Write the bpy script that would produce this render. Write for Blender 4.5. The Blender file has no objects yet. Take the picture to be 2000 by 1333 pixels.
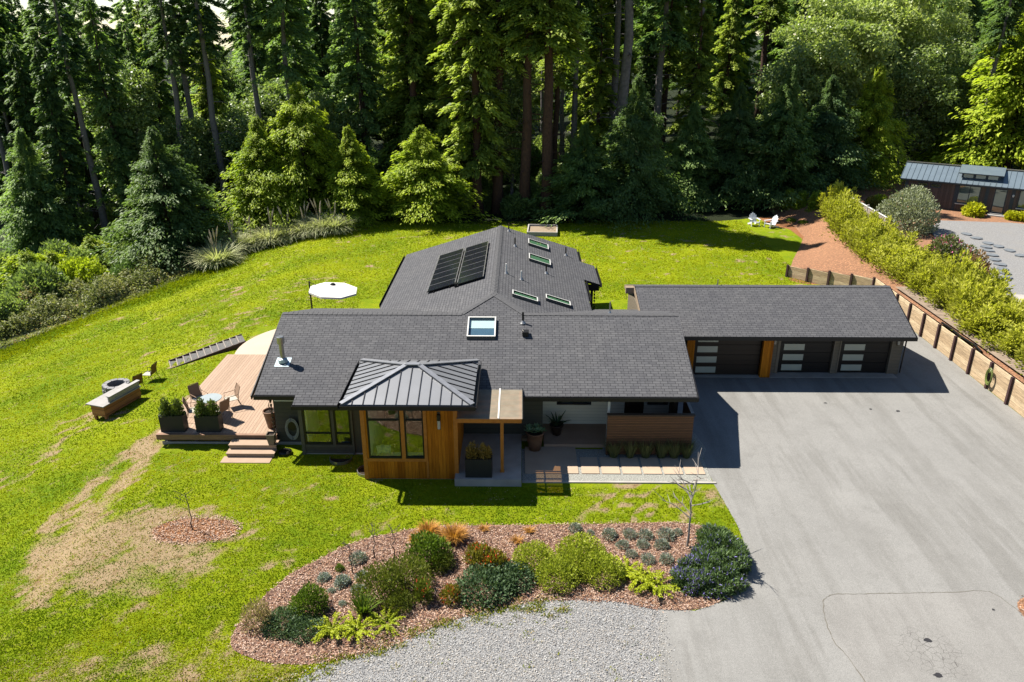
import bpy, math, random
import numpy as np
from mathutils import Vector, Matrix
rnd = random.Random(7)
RNG = np.random.default_rng(11)
R = math.radians
scene = bpy.context.scene
C = scene.collection

# ------------------------------------------------------------------ camera, sky, sun, exposure
CAM_H, F_PX, PITCH, YAW = 16.0, 1500.0, R(22.36), math.atan(.0111)
cam_data = bpy.data.cameras.new("camera"); cam_data.sensor_width = 36; cam_data.lens = 36*F_PX/2000
cam_data.clip_start = .2; cam_data.clip_end = 3000
cam = bpy.data.objects.new("camera", cam_data); C.objects.link(cam)
cam.location = (0, 0, CAM_H); cam.rotation_euler = (R(90)-PITCH, 0, YAW)
scene.camera = cam
SUN = Vector((-.65, .33, 1)).normalized()
world = bpy.data.worlds.new("World"); scene.world = world; world.use_nodes = True
wn = world.node_tree
sky = wn.nodes.new("ShaderNodeTexSky"); sky.sky_type = 'NISHITA'; sky.sun_disc = False
sky.sun_elevation = math.asin(SUN.z); sky.sun_rotation = math.atan2(SUN.x, SUN.y) % (2*math.pi)
sky.air_density = 1.0; sky.dust_density = .0; sky.ozone_density = 3.0
bg = wn.nodes["Background"]; bg.inputs["Strength"].default_value = .055
wn.links.new(sky.outputs[0], bg.inputs[0])
sun_data = bpy.data.lights.new("sun", 'SUN'); sun_data.energy = 5.0; sun_data.angle = R(.5); sun_data.color = (1, .95, .86)
sun = bpy.data.objects.new("sun", sun_data); C.objects.link(sun)
sun.rotation_euler = SUN.to_track_quat('Z', 'Y').to_euler()
vs = scene.view_settings; vs.view_transform = 'Standard'; vs.look = 'None'; vs.gamma = 1; vs.exposure = 1.45
scene.cycles.max_bounces = 8; scene.cycles.diffuse_bounces = 5; scene.cycles.transparent_max_bounces = 12

# ------------------------------------------------------------------ measuring helpers: photo point -> place on the ground
def _ray(px, py):
    a = (px-1000)/F_PX; b = -(py-666.5)/F_PX
    d = (a, math.cos(PITCH)+b*math.sin(PITCH), -math.sin(PITCH)+b*math.cos(PITCH))
    c, s = math.cos(YAW), math.sin(YAW)
    return (d[0]*c-d[1]*s, d[0]*s+d[1]*c, d[2])
def at(px, py, z=0.0):
    d = _ray(px, py); t = (z-CAM_H)/d[2]
    return (d[0]*t, d[1]*t)
def ground_at(px, py):
    z = 0.0
    for _ in range(12):
        x, y = at(px, py, z); z = .5*z+.5*float(gz(x, y))
    return x, y
def column(px, y, z=5.0):
    dep = y*math.cos(PITCH)-(z-CAM_H)*math.sin(PITCH)
    return (px-1000)/F_PX*dep-.0111*y

# ------------------------------------------------------------------ noise + terrain
_perm = np.random.default_rng(3).random((256, 256))
def vnoise(x, y):
    x = np.asarray(x, float); y = np.asarray(y, float)
    xi = np.floor(x).astype(int); yi = np.floor(y).astype(int); fx = x-xi; fy = y-yi
    fx = fx*fx*(3-2*fx); fy = fy*fy*(3-2*fy)
    g = lambda i, j: _perm[(i*7+j*3) % 256, (j*5+i) % 256]
    return (g(xi, yi)*(1-fx)+g(xi+1, yi)*fx)*(1-fy)+(g(xi, yi+1)*(1-fx)+g(xi+1, yi+1)*fx)*fy
def fbm(x, y, o=4):
    s = 0; a = .5; t = 0
    for k in range(o):
        s = s+a*vnoise(x*2**k+17.3*k, y*2**k+9.1*k); t += a; a *= .55
    return s/t
def sstep(a, b, v):
    t = np.clip((np.asarray(v, float)-a)/(b-a), 0, 1); return t*t*(3-2*t)
def gz(x, y):
    x = np.asarray(x, float); y = np.asarray(y, float)
    s = np.maximum(0, -x-15.0)
    z = -.19*(np.sqrt(s*s+.6)-math.sqrt(.6))
    z = np.maximum(z, -12-.01*s)
    z = z+sstep(70, 110, y)*sstep(-10, 40, x)*3.0
    z = z+.10*(fbm(x*.25, y*.25)-.5)*sstep(13.5, 16, -x)
    z = z-.35*sstep(-14.2, -15.6, x)*sstep(30, 24, y)          # bank beside the front lawn
    return z
def seg_dist(x, y, pts):
    d = np.full(np.shape(x), 1e9)
    for (x0, y0), (x1, y1) in zip(pts, pts[1:]):
        dx, dy = x1-x0, y1-y0; t = np.clip(((x-x0)*dx+(y-y0)*dy)/(dx*dx+dy*dy), 0, 1)
        d = np.minimum(d, np.hypot(x-x0-t*dx, y-y0-t*dy))
    return d
TRACK = [at(575, 640, 0), at(440, 762, -.05), at(345, 830, -.2), at(225, 905, -.4), at(100, 1020, -.6), at(60, 1120, -.5)]
BANK = [at(300, 865, 0), at(235, 935, 0), at(165, 1000, 0), at(105, 1090, -.1), at(75, 1160, -.2)]
FAR_DRY = [at(255, 790, -.7), at(130, 850, -1.0), at(10, 930, -1.2)]
MOW = [at(640, 545, -.2), at(560, 575, -.5), at(470, 640, -.6), at(330, 720, -.7)]
MOW2 = [at(600, 500, -.8), at(480, 570, -1), at(370, 640, -1.2)]
BARE = at(235, 1075, -.1)
def dryness(x, y):
    x = np.asarray(x, float); y = np.asarray(y, float)
    n = fbm(x*1.3+5, y*1.6, 5); n2 = fbm(x*3.5+50, y*4.5+3, 4); big = fbm(x*.16+40, y*.16+7, 3)
    d = .75*sstep(.62, .80, n)*sstep(.40, .62, big+.1)*(.4+n2)
    d = d+.55*sstep(.54, .78, n2)
    w = .30+.6*n2; f = .35+1.1*n2
    d = d+f*(.75*np.exp(-(seg_dist(x, y, TRACK)/(.65*w))**2)+.9*np.exp(-(seg_dist(x, y, BANK)/(.95*w))**2))
    d = d+f*(.30*np.exp(-(seg_dist(x, y, FAR_DRY)/(1.5*w))**2)+.34*np.exp(-(seg_dist(x, y, MOW)/(1.3*w))**2)+.28*np.exp(-(seg_dist(x, y, MOW2)/(1.2*w))**2))
    r = np.hypot((x-BARE[0]-.5)/3.1, (y-BARE[1])/2.5)
    d = d+1.35*np.exp(-r**4)*(.15+1.0*n2)*(.5+.9*n)
    r = np.hypot((x-4.6)/2.8, (y-23.6)/1.5)
    d = d+.75*np.exp(-r**4)*sstep(.45, .65, n2)
    s = np.hypot((x+8.5)/6, (y-15.4)/1.2); d = d+.6*np.exp(-s**4)*(.2+n2)
    return np.clip(d, 0, 1.1)

# ------------------------------------------------------------------ materials
DIM = .64                      # the photograph is exposed for its dark roofs: real, darker base colours
def dim(c): return tuple(v*DIM for v in c)
def mat_base(name):
    m = bpy.data.materials.new(name); m.use_nodes = True; nt = m.node_tree
    return m, nt, nt.nodes["Principled BSDF"]
def nd(nt, typ, ins=None, **props):
    n = nt.nodes.new("ShaderNode"+typ)
    for k, v in props.items(): setattr(n, k, v)
    for k, v in (ins or {}).items():
        s = n.inputs[k]
        if isinstance(v, bpy.types.NodeSocket): nt.links.new(v, s)
        else: s.default_value = v
    return n
def c4(c): return (c[0], c[1], c[2], 1)
def mixc(nt, fac, a, b, blend='MIX'):
    n = nt.nodes.new("ShaderNodeMix"); n.data_type = 'RGBA'; n.blend_type = blend
    for i, v in ((0, fac), (6, a), (7, b)):
        if isinstance(v, bpy.types.NodeSocket): nt.links.new(v, n.inputs[i])
        else: n.inputs[i].default_value = c4(v) if i else v
    return n.outputs[2]
def rng_(nt, v, a, b, c=0., d=1.):
    return nd(nt, "MapRange", {0: v, 1: a, 2: b, 3: c, 4: d}).outputs[0]
def mth(nt, op, a, b=0.):
    return nd(nt, "Math", {0: a, 1: b}, operation=op).outputs[0]
def ocoord(nt): return nd(nt, "TexCoord").outputs["Object"]
def noise(nt, co, scale, detail=4, rough=.55):
    return nd(nt, "TexNoise", {"Vector": co, "Scale": scale, "Detail": detail, "Roughness": rough}).outputs["Fac"]
def bump(nt, b, h, strength, dist=.02):
    n = nd(nt, "Bump", {"Height": h, "Strength": strength, "Distance": dist}); nt.links.new(n.outputs[0], b.inputs["Normal"])
def setc(nt, b, col):
    if isinstance(col, bpy.types.NodeSocket): nt.links.new(col, b.inputs["Base Color"])
    else: b.inputs["Base Color"].default_value = c4(col)
def plain(name, a, b_=None, scale=6., rough=.7, metal=0., bmp=.15, fine=60., spec=.3):
    m, nt, b = mat_base(name); co = ocoord(nt)
    b_ = dim(b_ or tuple(v*.75 for v in a)); a = dim(a)
    f = rng_(nt, noise(nt, co, scale, 6), .3, .7)
    col = mixc(nt, f, a, b_)
    f2 = noise(nt, co, fine, 3)
    col = mixc(nt, rng_(nt, f2, .3, .75, 0, .3), col, tuple(v*.5 for v in a))
    setc(nt, b, col); b.inputs["Roughness"].default_value = rough; b.inputs["Metallic"].default_value = metal
    b.inputs["Specular IOR Level"].default_value = spec
    if bmp: bump(nt, b, f2, bmp, .01)
    return m
def shingle(name, swap, c1=(.057, .057, .060), c2=(.075, .075, .077)):
    m, nt, b = mat_base(name); co = ocoord(nt)
    sp = nd(nt, "SeparateXYZ", {0: co})
    u, v = (sp.outputs[1], sp.outputs[0]) if swap else (sp.outputs[0], sp.outputs[1])
    v = mth(nt, 'MULTIPLY', v, 1.05)
    vec = nd(nt, "CombineXYZ", {0: u, 1: v}).outputs[0]
    br = nd(nt, "TexBrick", {"Vector": vec, "Color1": c4(c1), "Color2": c4(c2), "Mortar": c4((.010, .010, .012)), "Scale": 1., "Mortar Size": .010, "Mortar Smooth": .25, "Bias": -.1, "Brick Width": .30, "Row Height": .145})
    br.offset = .37; br.squash = 1.0
    n1 = noise(nt, co, .5, 5); n2 = noise(nt, co, 45, 4)
    # a second, offset layer of tabs makes the laminated dark and pale pieces
    br2 = nd(nt, "TexBrick", {"Vector": vec, "Color1": c4((.91, .91, .92)), "Color2": c4((1.07, 1.06, 1.06)), "Mortar": c4((.85, .85, .85)), "Scale": 1., "Mortar Size": .0, "Brick Width": .19, "Row Height": .145})
    br2.offset = .61
    col = mixc(nt, 1., br.outputs[0], br2.outputs[0], 'MULTIPLY')
    col = mixc(nt, 1., col, mixc(nt, rng_(nt, n1, .3, .7), (.94, .94, .96), (1.06, 1.05, 1.04)), 'MULTIPLY')
    col = mixc(nt, 1., col, mixc(nt, n2, (.72, .72, .72), (1.28, 1.28, 1.28)), 'MULTIPLY')
    setc(nt, b, col); b.inputs["Roughness"].default_value = .9; b.inputs["Specular IOR Level"].default_value = .25
    bump(nt, b, mth(nt, 'ADD', br.outputs[1], mth(nt, 'MULTIPLY', n2, -.6)), .4, -.012)
    return m
def boards(name, c1, c2, w, axis, gap=.06, gapc=(.01, .008, .006), rough=.6, grain=1.0, lap=False, spec=.3):
    """boards of width w laid along an axis; every board gets its own tone and a real seam"""
    c1 = dim(c1); c2 = dim(c2); m, nt, b = mat_base(name); co = ocoord(nt); sp = nd(nt, "SeparateXYZ", {0: co})
    ax = {'x': 0, 'y': 1, 'z': 2}
    u = sp.outputs[ax[axis[0]]]
    for a in axis[1:]: u = mth(nt, 'ADD', u, sp.outputs[ax[a]])
    u = mth(nt, 'DIVIDE', u, w)
    fl = mth(nt, 'FLOOR', u); fr = mth(nt, 'FRACT', u)
    wn_ = nd(nt, "TexWhiteNoise", {"W": fl}, noise_dimensions='1D').outputs[0]
    stretch = {'x': (9, .7, .7), 'y': (.7, 9, .7), 'z': (.7, .7, 9), 'xy': (9, 9, .6)}[axis]
    mp = nd(nt, "Mapping", {"Vector": co, "Scale": stretch}).outputs[0]
    g = noise(nt, mp, 3.5, 6, .65)
    col = mixc(nt, wn_, c1, c2)
    col = mixc(nt, 1., col, mixc(nt, rng_(nt, g, .25, .75), (1-.35*grain,)*3, (1+.25*grain,)*3), 'MULTIPLY')
    seam = mth(nt, 'LESS_THAN', fr, gap)
    col = mixc(nt, seam, col, gapc)
    setc(nt, b, col); b.inputs["Roughness"].default_value = rough; b.inputs["Specular IOR Level"].default_value = spec
    h = mth(nt, 'SUBTRACT', mth(nt, 'MULTIPLY', g, .2), seam)
    if lap: h = mth(nt, 'SUBTRACT', h, fr)
    bump(nt, b, h, .5, .012)
    return m
def leafmat(name, c1, c2, trans=.35, rough=.55, third=None, spec=.22):
    m, nt, b = mat_base(name)
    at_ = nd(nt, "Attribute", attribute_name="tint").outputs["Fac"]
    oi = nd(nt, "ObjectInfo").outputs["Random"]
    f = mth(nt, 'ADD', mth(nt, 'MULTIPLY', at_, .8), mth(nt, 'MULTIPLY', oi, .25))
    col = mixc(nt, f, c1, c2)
    if third: col = mixc(nt, mth(nt, 'GREATER_THAN', at_, .9), col, third)
    setc(nt, b, col); b.inputs["Roughness"].default_value = rough; b.inputs["Specular IOR Level"].default_value = spec
    tr = nd(nt, "BsdfTranslucent", {"Color": mixc(nt, 1., col, (1.15, 1.25, .6), 'MULTIPLY')})
    mx = nd(nt, "MixShader", {0: trans, 1: b.outputs[0], 2: tr.outputs[0]})
    nt.links.new(mx.outputs[0], nt.nodes["Material Output"].inputs[0])
    return m
def glass(name, tint=(.55, .75, .6), refl=.45, dark=False):
    m, nt, b = mat_base(name)
    fr = mth(nt, "POWER", nd(nt, "LayerWeight", {"Blend": .5}).outputs["Facing"], 4.)      # alike from both sides, so light also gets in
    fac = rng_(nt, fr, 0, 1, refl, .9)
    gl = nd(nt, "BsdfGlossy", {"Color": (.74, .80, .70, 1), "Roughness": .012}).outputs[0]
    tr = nd(nt, "BsdfTransparent", {"Color": c4(tint)}).outputs[0]
    mx = nd(nt, "MixShader", {0: fac, 1: tr, 2: gl}).outputs[0]
    nt.links.new(mx, nt.nodes["Material Output"].inputs[0])
    return m

M = {}
M['shingle'] = shingle("roof_shingle", False); M['shingle_side'] = shingle("wing_shingle", True)
M['cap'] = plain("ridge_shingle", (.125, .122, .125), (.08, .08, .084), 9, .9)
M['trim'] = plain("dark_trim", (.014, .013, .014), rough=.45, bmp=.05)
M['brown_trim'] = plain("brown_trim", (.11, .065, .038), (.07, .04, .025), 5, .6)
M['metal_roof'] = plain("grey_metal_roof", (.27, .275, .29), (.235, .24, .25), 1.2, .38, .25, .03, spec=.5)
M['rib'] = plain("dark_seam", (.028, .028, .032), rough=.4, bmp=0)
M['cedar'] = boards("cedar_boards", (.64, .225, .016), (.38, .115, .007), .13, 'xy', .05, (.05, .015, .004), .6, 1.1, spec=.08)
M['cedar_trim'] = plain("cedar_trim", (.60, .225, .035), (.46, .155, .02), 8, .5)
M['olive'] = boards("olive_siding", (.075, .072, .052), (.064, .062, .045), .18, 'z', .07, (.02, .02, .014), .7, .3, True)
M['olive_flat'] = plain("olive_trim", (.085, .080, .058), rough=.6, bmp=.05)
M['taupe'] = boards("taupe_siding", (.20, .165, .12), (.18, .15, .11), .18, 'z', .06, (.05, .04, .03), .7, .3, True)
M['porch_wall'] = boards("pale_siding", (.95, .86, .66), (.90, .81, .62), .15, 'z', .05, (.28, .25, .19), .7, .15, True)
M['grey_wall'] = boards("grey_siding", (.6, .57, .50), (.57, .54, .47), .15, 'z', .05, (.14, .13, .11), .7, .15, True)
M['white'] = plain("white_paint", (.78, .77, .72), (.72, .71, .66), 3, .5, bmp=.03)
M['black'] = plain("black_frame", (.012, .011, .010), rough=.35, bmp=0)
M['door'] = boards("brown_door_panels", (.030, .018, .012), (.026, .015, .010), .265, 'z', .03, (.006, .004, .003), .45, .4)
M['door_black'] = boards("black_door_panels", (.012, .011, .011), (.010, .009, .009), .265, 'z', .03, (.004, .003, .003), .4, .3)
M['frost'] = plain("frosted_glass", (.55, .58, .48), (.5, .53, .45), 2, .25, bmp=0, spec=.6)
M['glass'] = glass("window_glass", (.92, .99, .92), .20)
M['sky_glass'] = glass("skylight_glass", (.78, .95, .84), .06)
M['concrete'] = plain("concrete", (.52, .48, .43), (.36, .33, .29), 1.4, .85, bmp=.2)
M['pale_concrete'] = plain("pale_patio_concrete", (.62, .50, .38), (.56, .45, .34), .8, .85, bmp=.15)
M['paver'] = plain("pinkish_paver", (.56, .42, .30), (.46, .34, .24), 1.2, .85, bmp=.15)
M['deck'] = boards("deck_boards", (.46, .315, .215), (.385, .26, .17), .14, 'x', .07, (.06, .03, .02), .6, .6)
M['deck_edge'] = boards("deck_fascia", (.30, .17, .105), (.25, .14, .085), .3, 'z', .02, rough=.6)
M['step'] = plain("deck_step", (.46, .315, .215), (.39, .27, .18), 3, .6)
M['slat'] = boards("dark_slats", (.20, .085, .038), (.14, .06, .028), .075, 'z', .25, (.012, .006, .004), .55, .9)
M['bench'] = boards("cedar_bench", (.52, .21, .08), (.38, .14, .05), .24, 'z', .06, rough=.6)
M['grey_wood'] = boards("weathered_wood", (.46, .43, .40), (.36, .34, .32), .2, 'z', .05, (.06, .05, .05), .8, .8)
M['wall_plank'] = boards("treated_planks", (.64, .49, .31), (.47, .335, .20), .27, 'z', .04, (.12, .08, .05), .75, 1.7)
M['wall_post'] = plain("brown_post", (.085, .042, .040), (.06, .03, .03), 5, .7)
M['steel'] = plain("galvanised_steel", (.62, .60, .55), (.5, .48, .45), 4, .3, .85, .03)
M['white_plastic'] = plain("white_plastic", (.9, .92, .96), (.86, .88, .92), 3, .4, bmp=0)
M['canvas'] = plain("cream_canvas", (.92, .88, .82), (.89, .85, .79), 2, .8, bmp=.05)
M['planter'] = plain("charcoal_planter", (.020, .022, .024), (.014, .016, .018), 4, .55)
M['terracotta'] = plain("brown_clay", (.24, .12, .065), (.16, .08, .045), 5, .6)
M['darkpot'] = plain("dark_pot", (.05, .03, .02), rough=.35)
M['soil'] = plain("soil", (.045, .03, .02), (.025, .017, .012), 9, .95, bmp=.5)
M['bark'] = plain("bark", (.085, .058, .043), (.035, .025, .02), 7, .95, bmp=.8, fine=14)
M['redbark'] = plain("red_bark", (.12, .062, .042), (.045, .026, .02), 6, .95, bmp=.8, fine=14)
M['greybark'] = plain("grey_bark", (.22, .20, .19), (.11, .10, .10), 5, .9, bmp=.6, fine=14)
M['twig'] = plain("bare_twigs", (.13, .095, .075), (.08, .06, .05), 9, .9)
M['paletwig'] = plain("pale_twigs", (.42, .37, .33), (.30, .26, .23), 9, .8)
M['stone'] = plain("grey_stone", (.34, .33, .33), (.20, .195, .20), 6, .9, bmp=.4)
M['mesh'] = plain("brown_sling", (.36, .23, .15), (.30, .19, .12), 30, .8)
M['seat_cloth'] = plain("pale_sling", (.55, .52, .42), (.48, .45, .37), 20, .8)
M['tabletop'] = plain("grey_table_glass", (.45, .50, .49), (.38, .42, .42), 3, .15, bmp=0, spec=.6)
M['solar'] = None
M['poly'] = None
M['hose'] = plain("yellow_green_hose", (.20, .24, .06), (.16, .2, .05), 6, .5)
M['greyhose'] = plain("grey_hose", (.38, .38, .34), rough=.5)
M['shed_wood'] = boards("shed_boards", (.15, .105, .085), (.10, .072, .06), .2, 'x', .05, rough=.8)
M['shed_metal'] = plain("blue_metal_roof", (.23, .29, .33), (.19, .24, .28), 1.5, .35, .3, .02, spec=.5)
M['blue_trim'] = plain("slate_trim", (.05, .065, .08), rough=.5)

def solar_mat():
    m, nt, b = mat_base("solar_cells"); co = ocoord(nt)
    mp = nd(nt, "Mapping", {"Vector": co, "Scale": (6.2, 6.2, 6.2)}).outputs[0]
    br = nd(nt, "TexBrick", {"Vector": mp, "Color1": (.006, .007, .010, 1), "Color2": (.008, .009, .013, 1), "Mortar": (.018, .018, .02, 1), "Scale": 1, "Mortar Size": .03, "Brick Width": 1, "Row Height": 1})
    br.offset = 0
    setc(nt, b, br.outputs[0]); b.inputs["Roughness"].default_value = .12; b.inputs["Specular IOR Level"].default_value = .5
    return m
M['solar'] = solar_mat()
def poly_mat():
    m, nt, b = mat_base("amber_polycarbonate"); co = ocoord(nt)
    mp = nd(nt, "Mapping", {"Vector": co, "Scale": (30, 1, 1)}).outputs[0]
    n = noise(nt, co, 3, 5)
    col = mixc(nt, rng_(nt, n, .3, .7), (.60, .55, .45), (.46, .43, .35))
    setc(nt, b, col); b.inputs["Roughness"].default_value = .35
    tr = nd(nt, "BsdfTranslucent", {"Color": col}); tp = nd(nt, "BsdfTransparent", {"Color": (.75, .62, .45, 1)})
    m1 = nd(nt, "MixShader", {0: .3, 1: b.outputs[0], 2: tr.outputs[0]}); m2 = nd(nt, "MixShader", {0: .66, 1: m1.outputs[0], 2: tp.outputs[0]})
    nt.links.new(m2.outputs[0], nt.nodes["Material Output"].inputs[0])
    return m
M['poly'] = poly_mat()
def asphalt_mat(name, base, dark, crack=None, streak=True):
    base = dim(base); dark = dim(dark); m, nt, b = mat_base(name); co = ocoord(nt)
    n1 = noise(nt, co, .35, 6, .6); n2 = noise(nt, co, 55, 3, .7); n3 = noise(nt, co, 2.2, 5)
    mp = nd(nt, "Mapping", {"Vector": co, "Rotation": (0, 0, R(14)), "Scale": (1.3, .10, 1)}).outputs[0]
    n4 = noise(nt, mp, 1., 4, .6)
    col = mixc(nt, rng_(nt, n1, .3, .7), base, tuple(v*.84 for v in base))
    col = mixc(nt, rng_(nt, n4, .47, .66, 0, .55), col, dark)
    mp2 = nd(nt, 'Mapping', {'Vector': co, 'Rotation': (0, 0, R(-38)), 'Scale': (1.1, .12, 1), 'Location': (3, 5, 0)}).outputs[0]
    n6 = noise(nt, mp2, 1.2, 4, .6)
    col = mixc(nt, rng_(nt, n6, .53, .64, 0, .6), col, dark)
    n7 = noise(nt, co, 1.1, 6, .7)
    col = mixc(nt, rng_(nt, n7, .54, .70, 0, .45), col, tuple(v*.8 for v in dark))
    col = mixc(nt, rng_(nt, n3, .35, .75, 0, .16), col, tuple(v*1.3 for v in base))
    col = mixc(nt, 1., col, mixc(nt, rng_(nt, n2, .25, .75), (.60, .60, .60), (1.40, 1.40, 1.40)), 'MULTIPLY')
    if crack:
        vo = nd(nt, "TexVoronoi", {"Vector": co, "Scale": 4.6}, feature='DISTANCE_TO_EDGE').outputs["Distance"]
        ln = mth(nt, 'LESS_THAN', mth(nt, 'ADD', vo, mth(nt, 'MULTIPLY', noise(nt, co, 9), .03)), .034)
        sub = nd(nt, "VectorMath", {0: co, 1: (crack[0], crack[1], 0)}, operation='DISTANCE').outputs["Value"]
        msk = rng_(nt, mth(nt, 'ADD', sub, mth(nt, 'MULTIPLY', n3, .9)), .9, 1.6, 1, 0)
        col = mixc(nt, mth(nt, 'MULTIPLY', ln, msk), col, (.07, .065, .06))
    setc(nt, b, col); b.inputs["Roughness"].default_value = .92; b.inputs["Specular IOR Level"].default_value = .2
    bump(nt, b, n2, .35, .006)
    return m
CRACK = at(1822, 1275)
M['asphalt'] = asphalt_mat("driveway_asphalt", (.270, .262, .246), (.180, .172, .158))
M['asphalt_old'] = asphalt_mat("old_asphalt", (.275, .264, .246), (.205, .194, .18), CRACK)
def gravel_mat(name, a, b_, c, scale):
    a = dim(a); b_ = dim(b_); c = dim(c); m, nt, b = mat_base(name); co = ocoord(nt)
    vo = nd(nt, "TexVoronoi", {"Vector": co, "Scale": scale})
    w = nd(nt, "SeparateColor", {0: vo.outputs["Color"]}).outputs[0]
    col = mixc(nt, w, a, b_)
    n = noise(nt, co, .6, 5); n5 = noise(nt, co, 3.1, 5)
    col = mixc(nt, rng_(nt, n, .45, .75, 0, .6), col, c)
    col = mixc(nt, rng_(nt, n5, .5, .8, 0, .35), col, tuple(v*.7 for v in a))
    col = mixc(nt, rng_(nt, vo.outputs["Distance"], .25, .6), col, tuple(v*.45 for v in a))
    setc(nt, b, col); b.inputs["Roughness"].default_value = .95
    bump(nt, b, vo.outputs["Distance"], .9, -.02)
    return m
M['gravel'] = gravel_mat("pale_gravel", (.42, .41, .40), (.26, .255, .255), (.38, .34, .28), 24)
M['gravel_bed'] = gravel_mat("grey_green_gravel", (.52, .51, .45), (.33, .34, .30), (.42, .41, .36), 26)
M['mulch'] = gravel_mat("bark_mulch", (.36, .20, .135), (.17, .085, .055), (.28, .15, .10), 19)
M['mulch_orange'] = gravel_mat("orange_mulch", (.52, .25, .12), (.22, .09, .04), (.40, .19, .09), 9)

def ground_mat():
    m, nt, b = mat_base("lawn_ground"); co = ocoord(nt)
    A = lambda k: nd(nt, "Attribute", attribute_name=k).outputs["Fac"]
    n1 = noise(nt, co, .22, 5); n2 = noise(nt, co, 2.4, 5, .6); n3 = noise(nt, co, 17, 5, .7); n4 = noise(nt, co, 60, 3, .7)
    g = mixc(nt, rng_(nt, n1, .32, .68), (.075, .135, .002), (.20, .235, .003))
    g = mixc(nt, rng_(nt, n2, .42, .75, 0, .6), g, (.235, .245, .006))
    g = mixc(nt, rng_(nt, n3, .5, .28, 0, .75), g, (.06, .105, .002))
    lush = mixc(nt, rng_(nt, n2, .35, .65), (.055, .125, .004), (.095, .165, .006))
    g = mixc(nt, A("lush"), g, lush)
    d = mixc(nt, rng_(nt, n3, .3, .7), (.31, .235, .14), (.20, .135, .07))
    d = mixc(nt, rng_(nt, n2, .52, .72, 0, .8), d, (.12, .065, .022))
    f = mth(nt, 'ADD', A("dry"), mth(nt, 'MULTIPLY', mth(nt, 'SUBTRACT', n3, .5), 1.3))
    g = mixc(nt, rng_(nt, f, .38, .72), g, d)
    mu = mixc(nt, rng_(nt, n3, .3, .7), (.28, .125, .055), (.14, .06, .027))
    f = mth(nt, 'ADD', A("mulch"), mth(nt, 'MULTIPLY', mth(nt, 'SUBTRACT', n3, .5), .8))
    g = mixc(nt, rng_(nt, f, .4, .6), g, mu)
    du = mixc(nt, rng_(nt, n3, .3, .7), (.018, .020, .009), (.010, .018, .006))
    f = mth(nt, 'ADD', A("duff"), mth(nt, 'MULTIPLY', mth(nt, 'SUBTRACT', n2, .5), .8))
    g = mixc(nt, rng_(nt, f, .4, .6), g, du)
    g = mixc(nt, 1., g, mixc(nt, rng_(nt, n4, .25, .75), (.62, .62, .62), (1.36, 1.36, 1.36)), 'MULTIPLY')
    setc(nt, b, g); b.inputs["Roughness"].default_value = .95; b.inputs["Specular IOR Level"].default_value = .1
    bump(nt, b, mth(nt, 'ADD', n3, mth(nt, 'MULTIPLY', n4, .5)), .9, .07)
    return m
M['ground'] = ground_mat()
M['grass'] = leafmat("lawn_blades", (.042, .100, .003), (.345, .335, .007), .40, .9, (.40, .315, .165), spec=.03)
# foliage
M['fir'] = leafmat("fir_needles", (.045, .10, .034), (.25, .35, .095), .46)
M['redwood'] = leafmat("redwood_sprays", (.065, .12, .018), (.37, .43, .07), .48)
M['hemlock'] = leafmat("young_conifer", (.085, .150, .012), (.42, .49, .04), .46)
M['darkfir'] = leafmat("dark_conifer", (.034, .078, .030), (.16, .23, .065), .42)
M['broad'] = leafmat("alder_leaves", (.065, .115, .040), (.27, .33, .105), .45, .42, spec=.4)
M['brightbroad'] = leafmat("bright_leaves", (.12, .18, .05), (.40, .45, .15), .46, .42, spec=.45)
M['wild'] = leafmat("wild_shrub", (.10, .17, .012), (.42, .47, .03), .44)
M['bramble'] = leafmat("bramble", (.11, .135, .040), (.42, .39, .17), .36, third=(.30, .17, .08))
M['hedge'] = leafmat("yellow_hedge", (.12, .14, .014), (.46, .45, .055), .44)
M['olive_leaf'] = leafmat("silver_olive", (.12, .14, .085), (.30, .32, .20), .25)
M['lavender'] = leafmat("grey_lavender", (.085, .115, .085), (.26, .29, .235), .2, third=(.16, .12, .20))
M['bluegrey'] = leafmat("blue_grey_mound", (.13, .17, .14), (.30, .33, .29), .2)
M['yellow_mound'] = leafmat("yellow_green_mound", (.12, .16, .012), (.34, .37, .035), .35)
M['olive_shrub'] = leafmat("olive_shrub", (.045, .065, .010), (.16, .18, .020), .3)
M['green_shrub'] = leafmat("green_shrub", (.045, .085, .010), (.14, .20, .020), .3)
M['dark_shrub'] = leafmat("dark_groundcover", (.026, .055, .024), (.10, .15, .065), .25)
M['juniper'] = leafmat("gold_juniper", (.14, .19, .008), (.37, .40, .015), .35)
M['redtip'] = leafmat("red_tipped", (.07, .10, .015), (.22, .17, .02), .3, third=(.55, .085, .03))
M['redflower'] = leafmat("red_flower", (.6, .045, .03), (.75, .10, .06), .3)
M['rust'] = leafmat("rust_grass", (.26, .115, .022), (.50, .26, .055), .3)
M['tan'] = leafmat("tan_shrub", (.17, .13, .055), (.34, .27, .13), .3)
M['ceanothus'] = leafmat("ceanothus", (.035, .075, .025), (.15, .21, .08), .25, third=(.20, .17, .42))
M['clipped'] = leafmat("clipped_leaves", (.035, .065, .012), (.15, .18, .035), .3)
M['goldleaf'] = leafmat("golden_leaves", (.17, .11, .02), (.34, .22, .05), .3)
M['orngrass'] = leafmat("dark_grass", (.050, .075, .028), (.15, .16, .07), .3)
M['pampas'] = leafmat("pampas_blades", (.16, .20, .08), (.62, .60, .36), .36)
M['plume'] = plain("pampas_plume", (.62, .50, .36), (.5, .40, .30), 8, .9)
M['succulent'] = leafmat("succulent", (.12, .20, .09), (.26, .36, .18), .15)
M['pink'] = leafmat("pink_flowers", (.50, .08, .20), (.62, .16, .30), .3)
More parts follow.
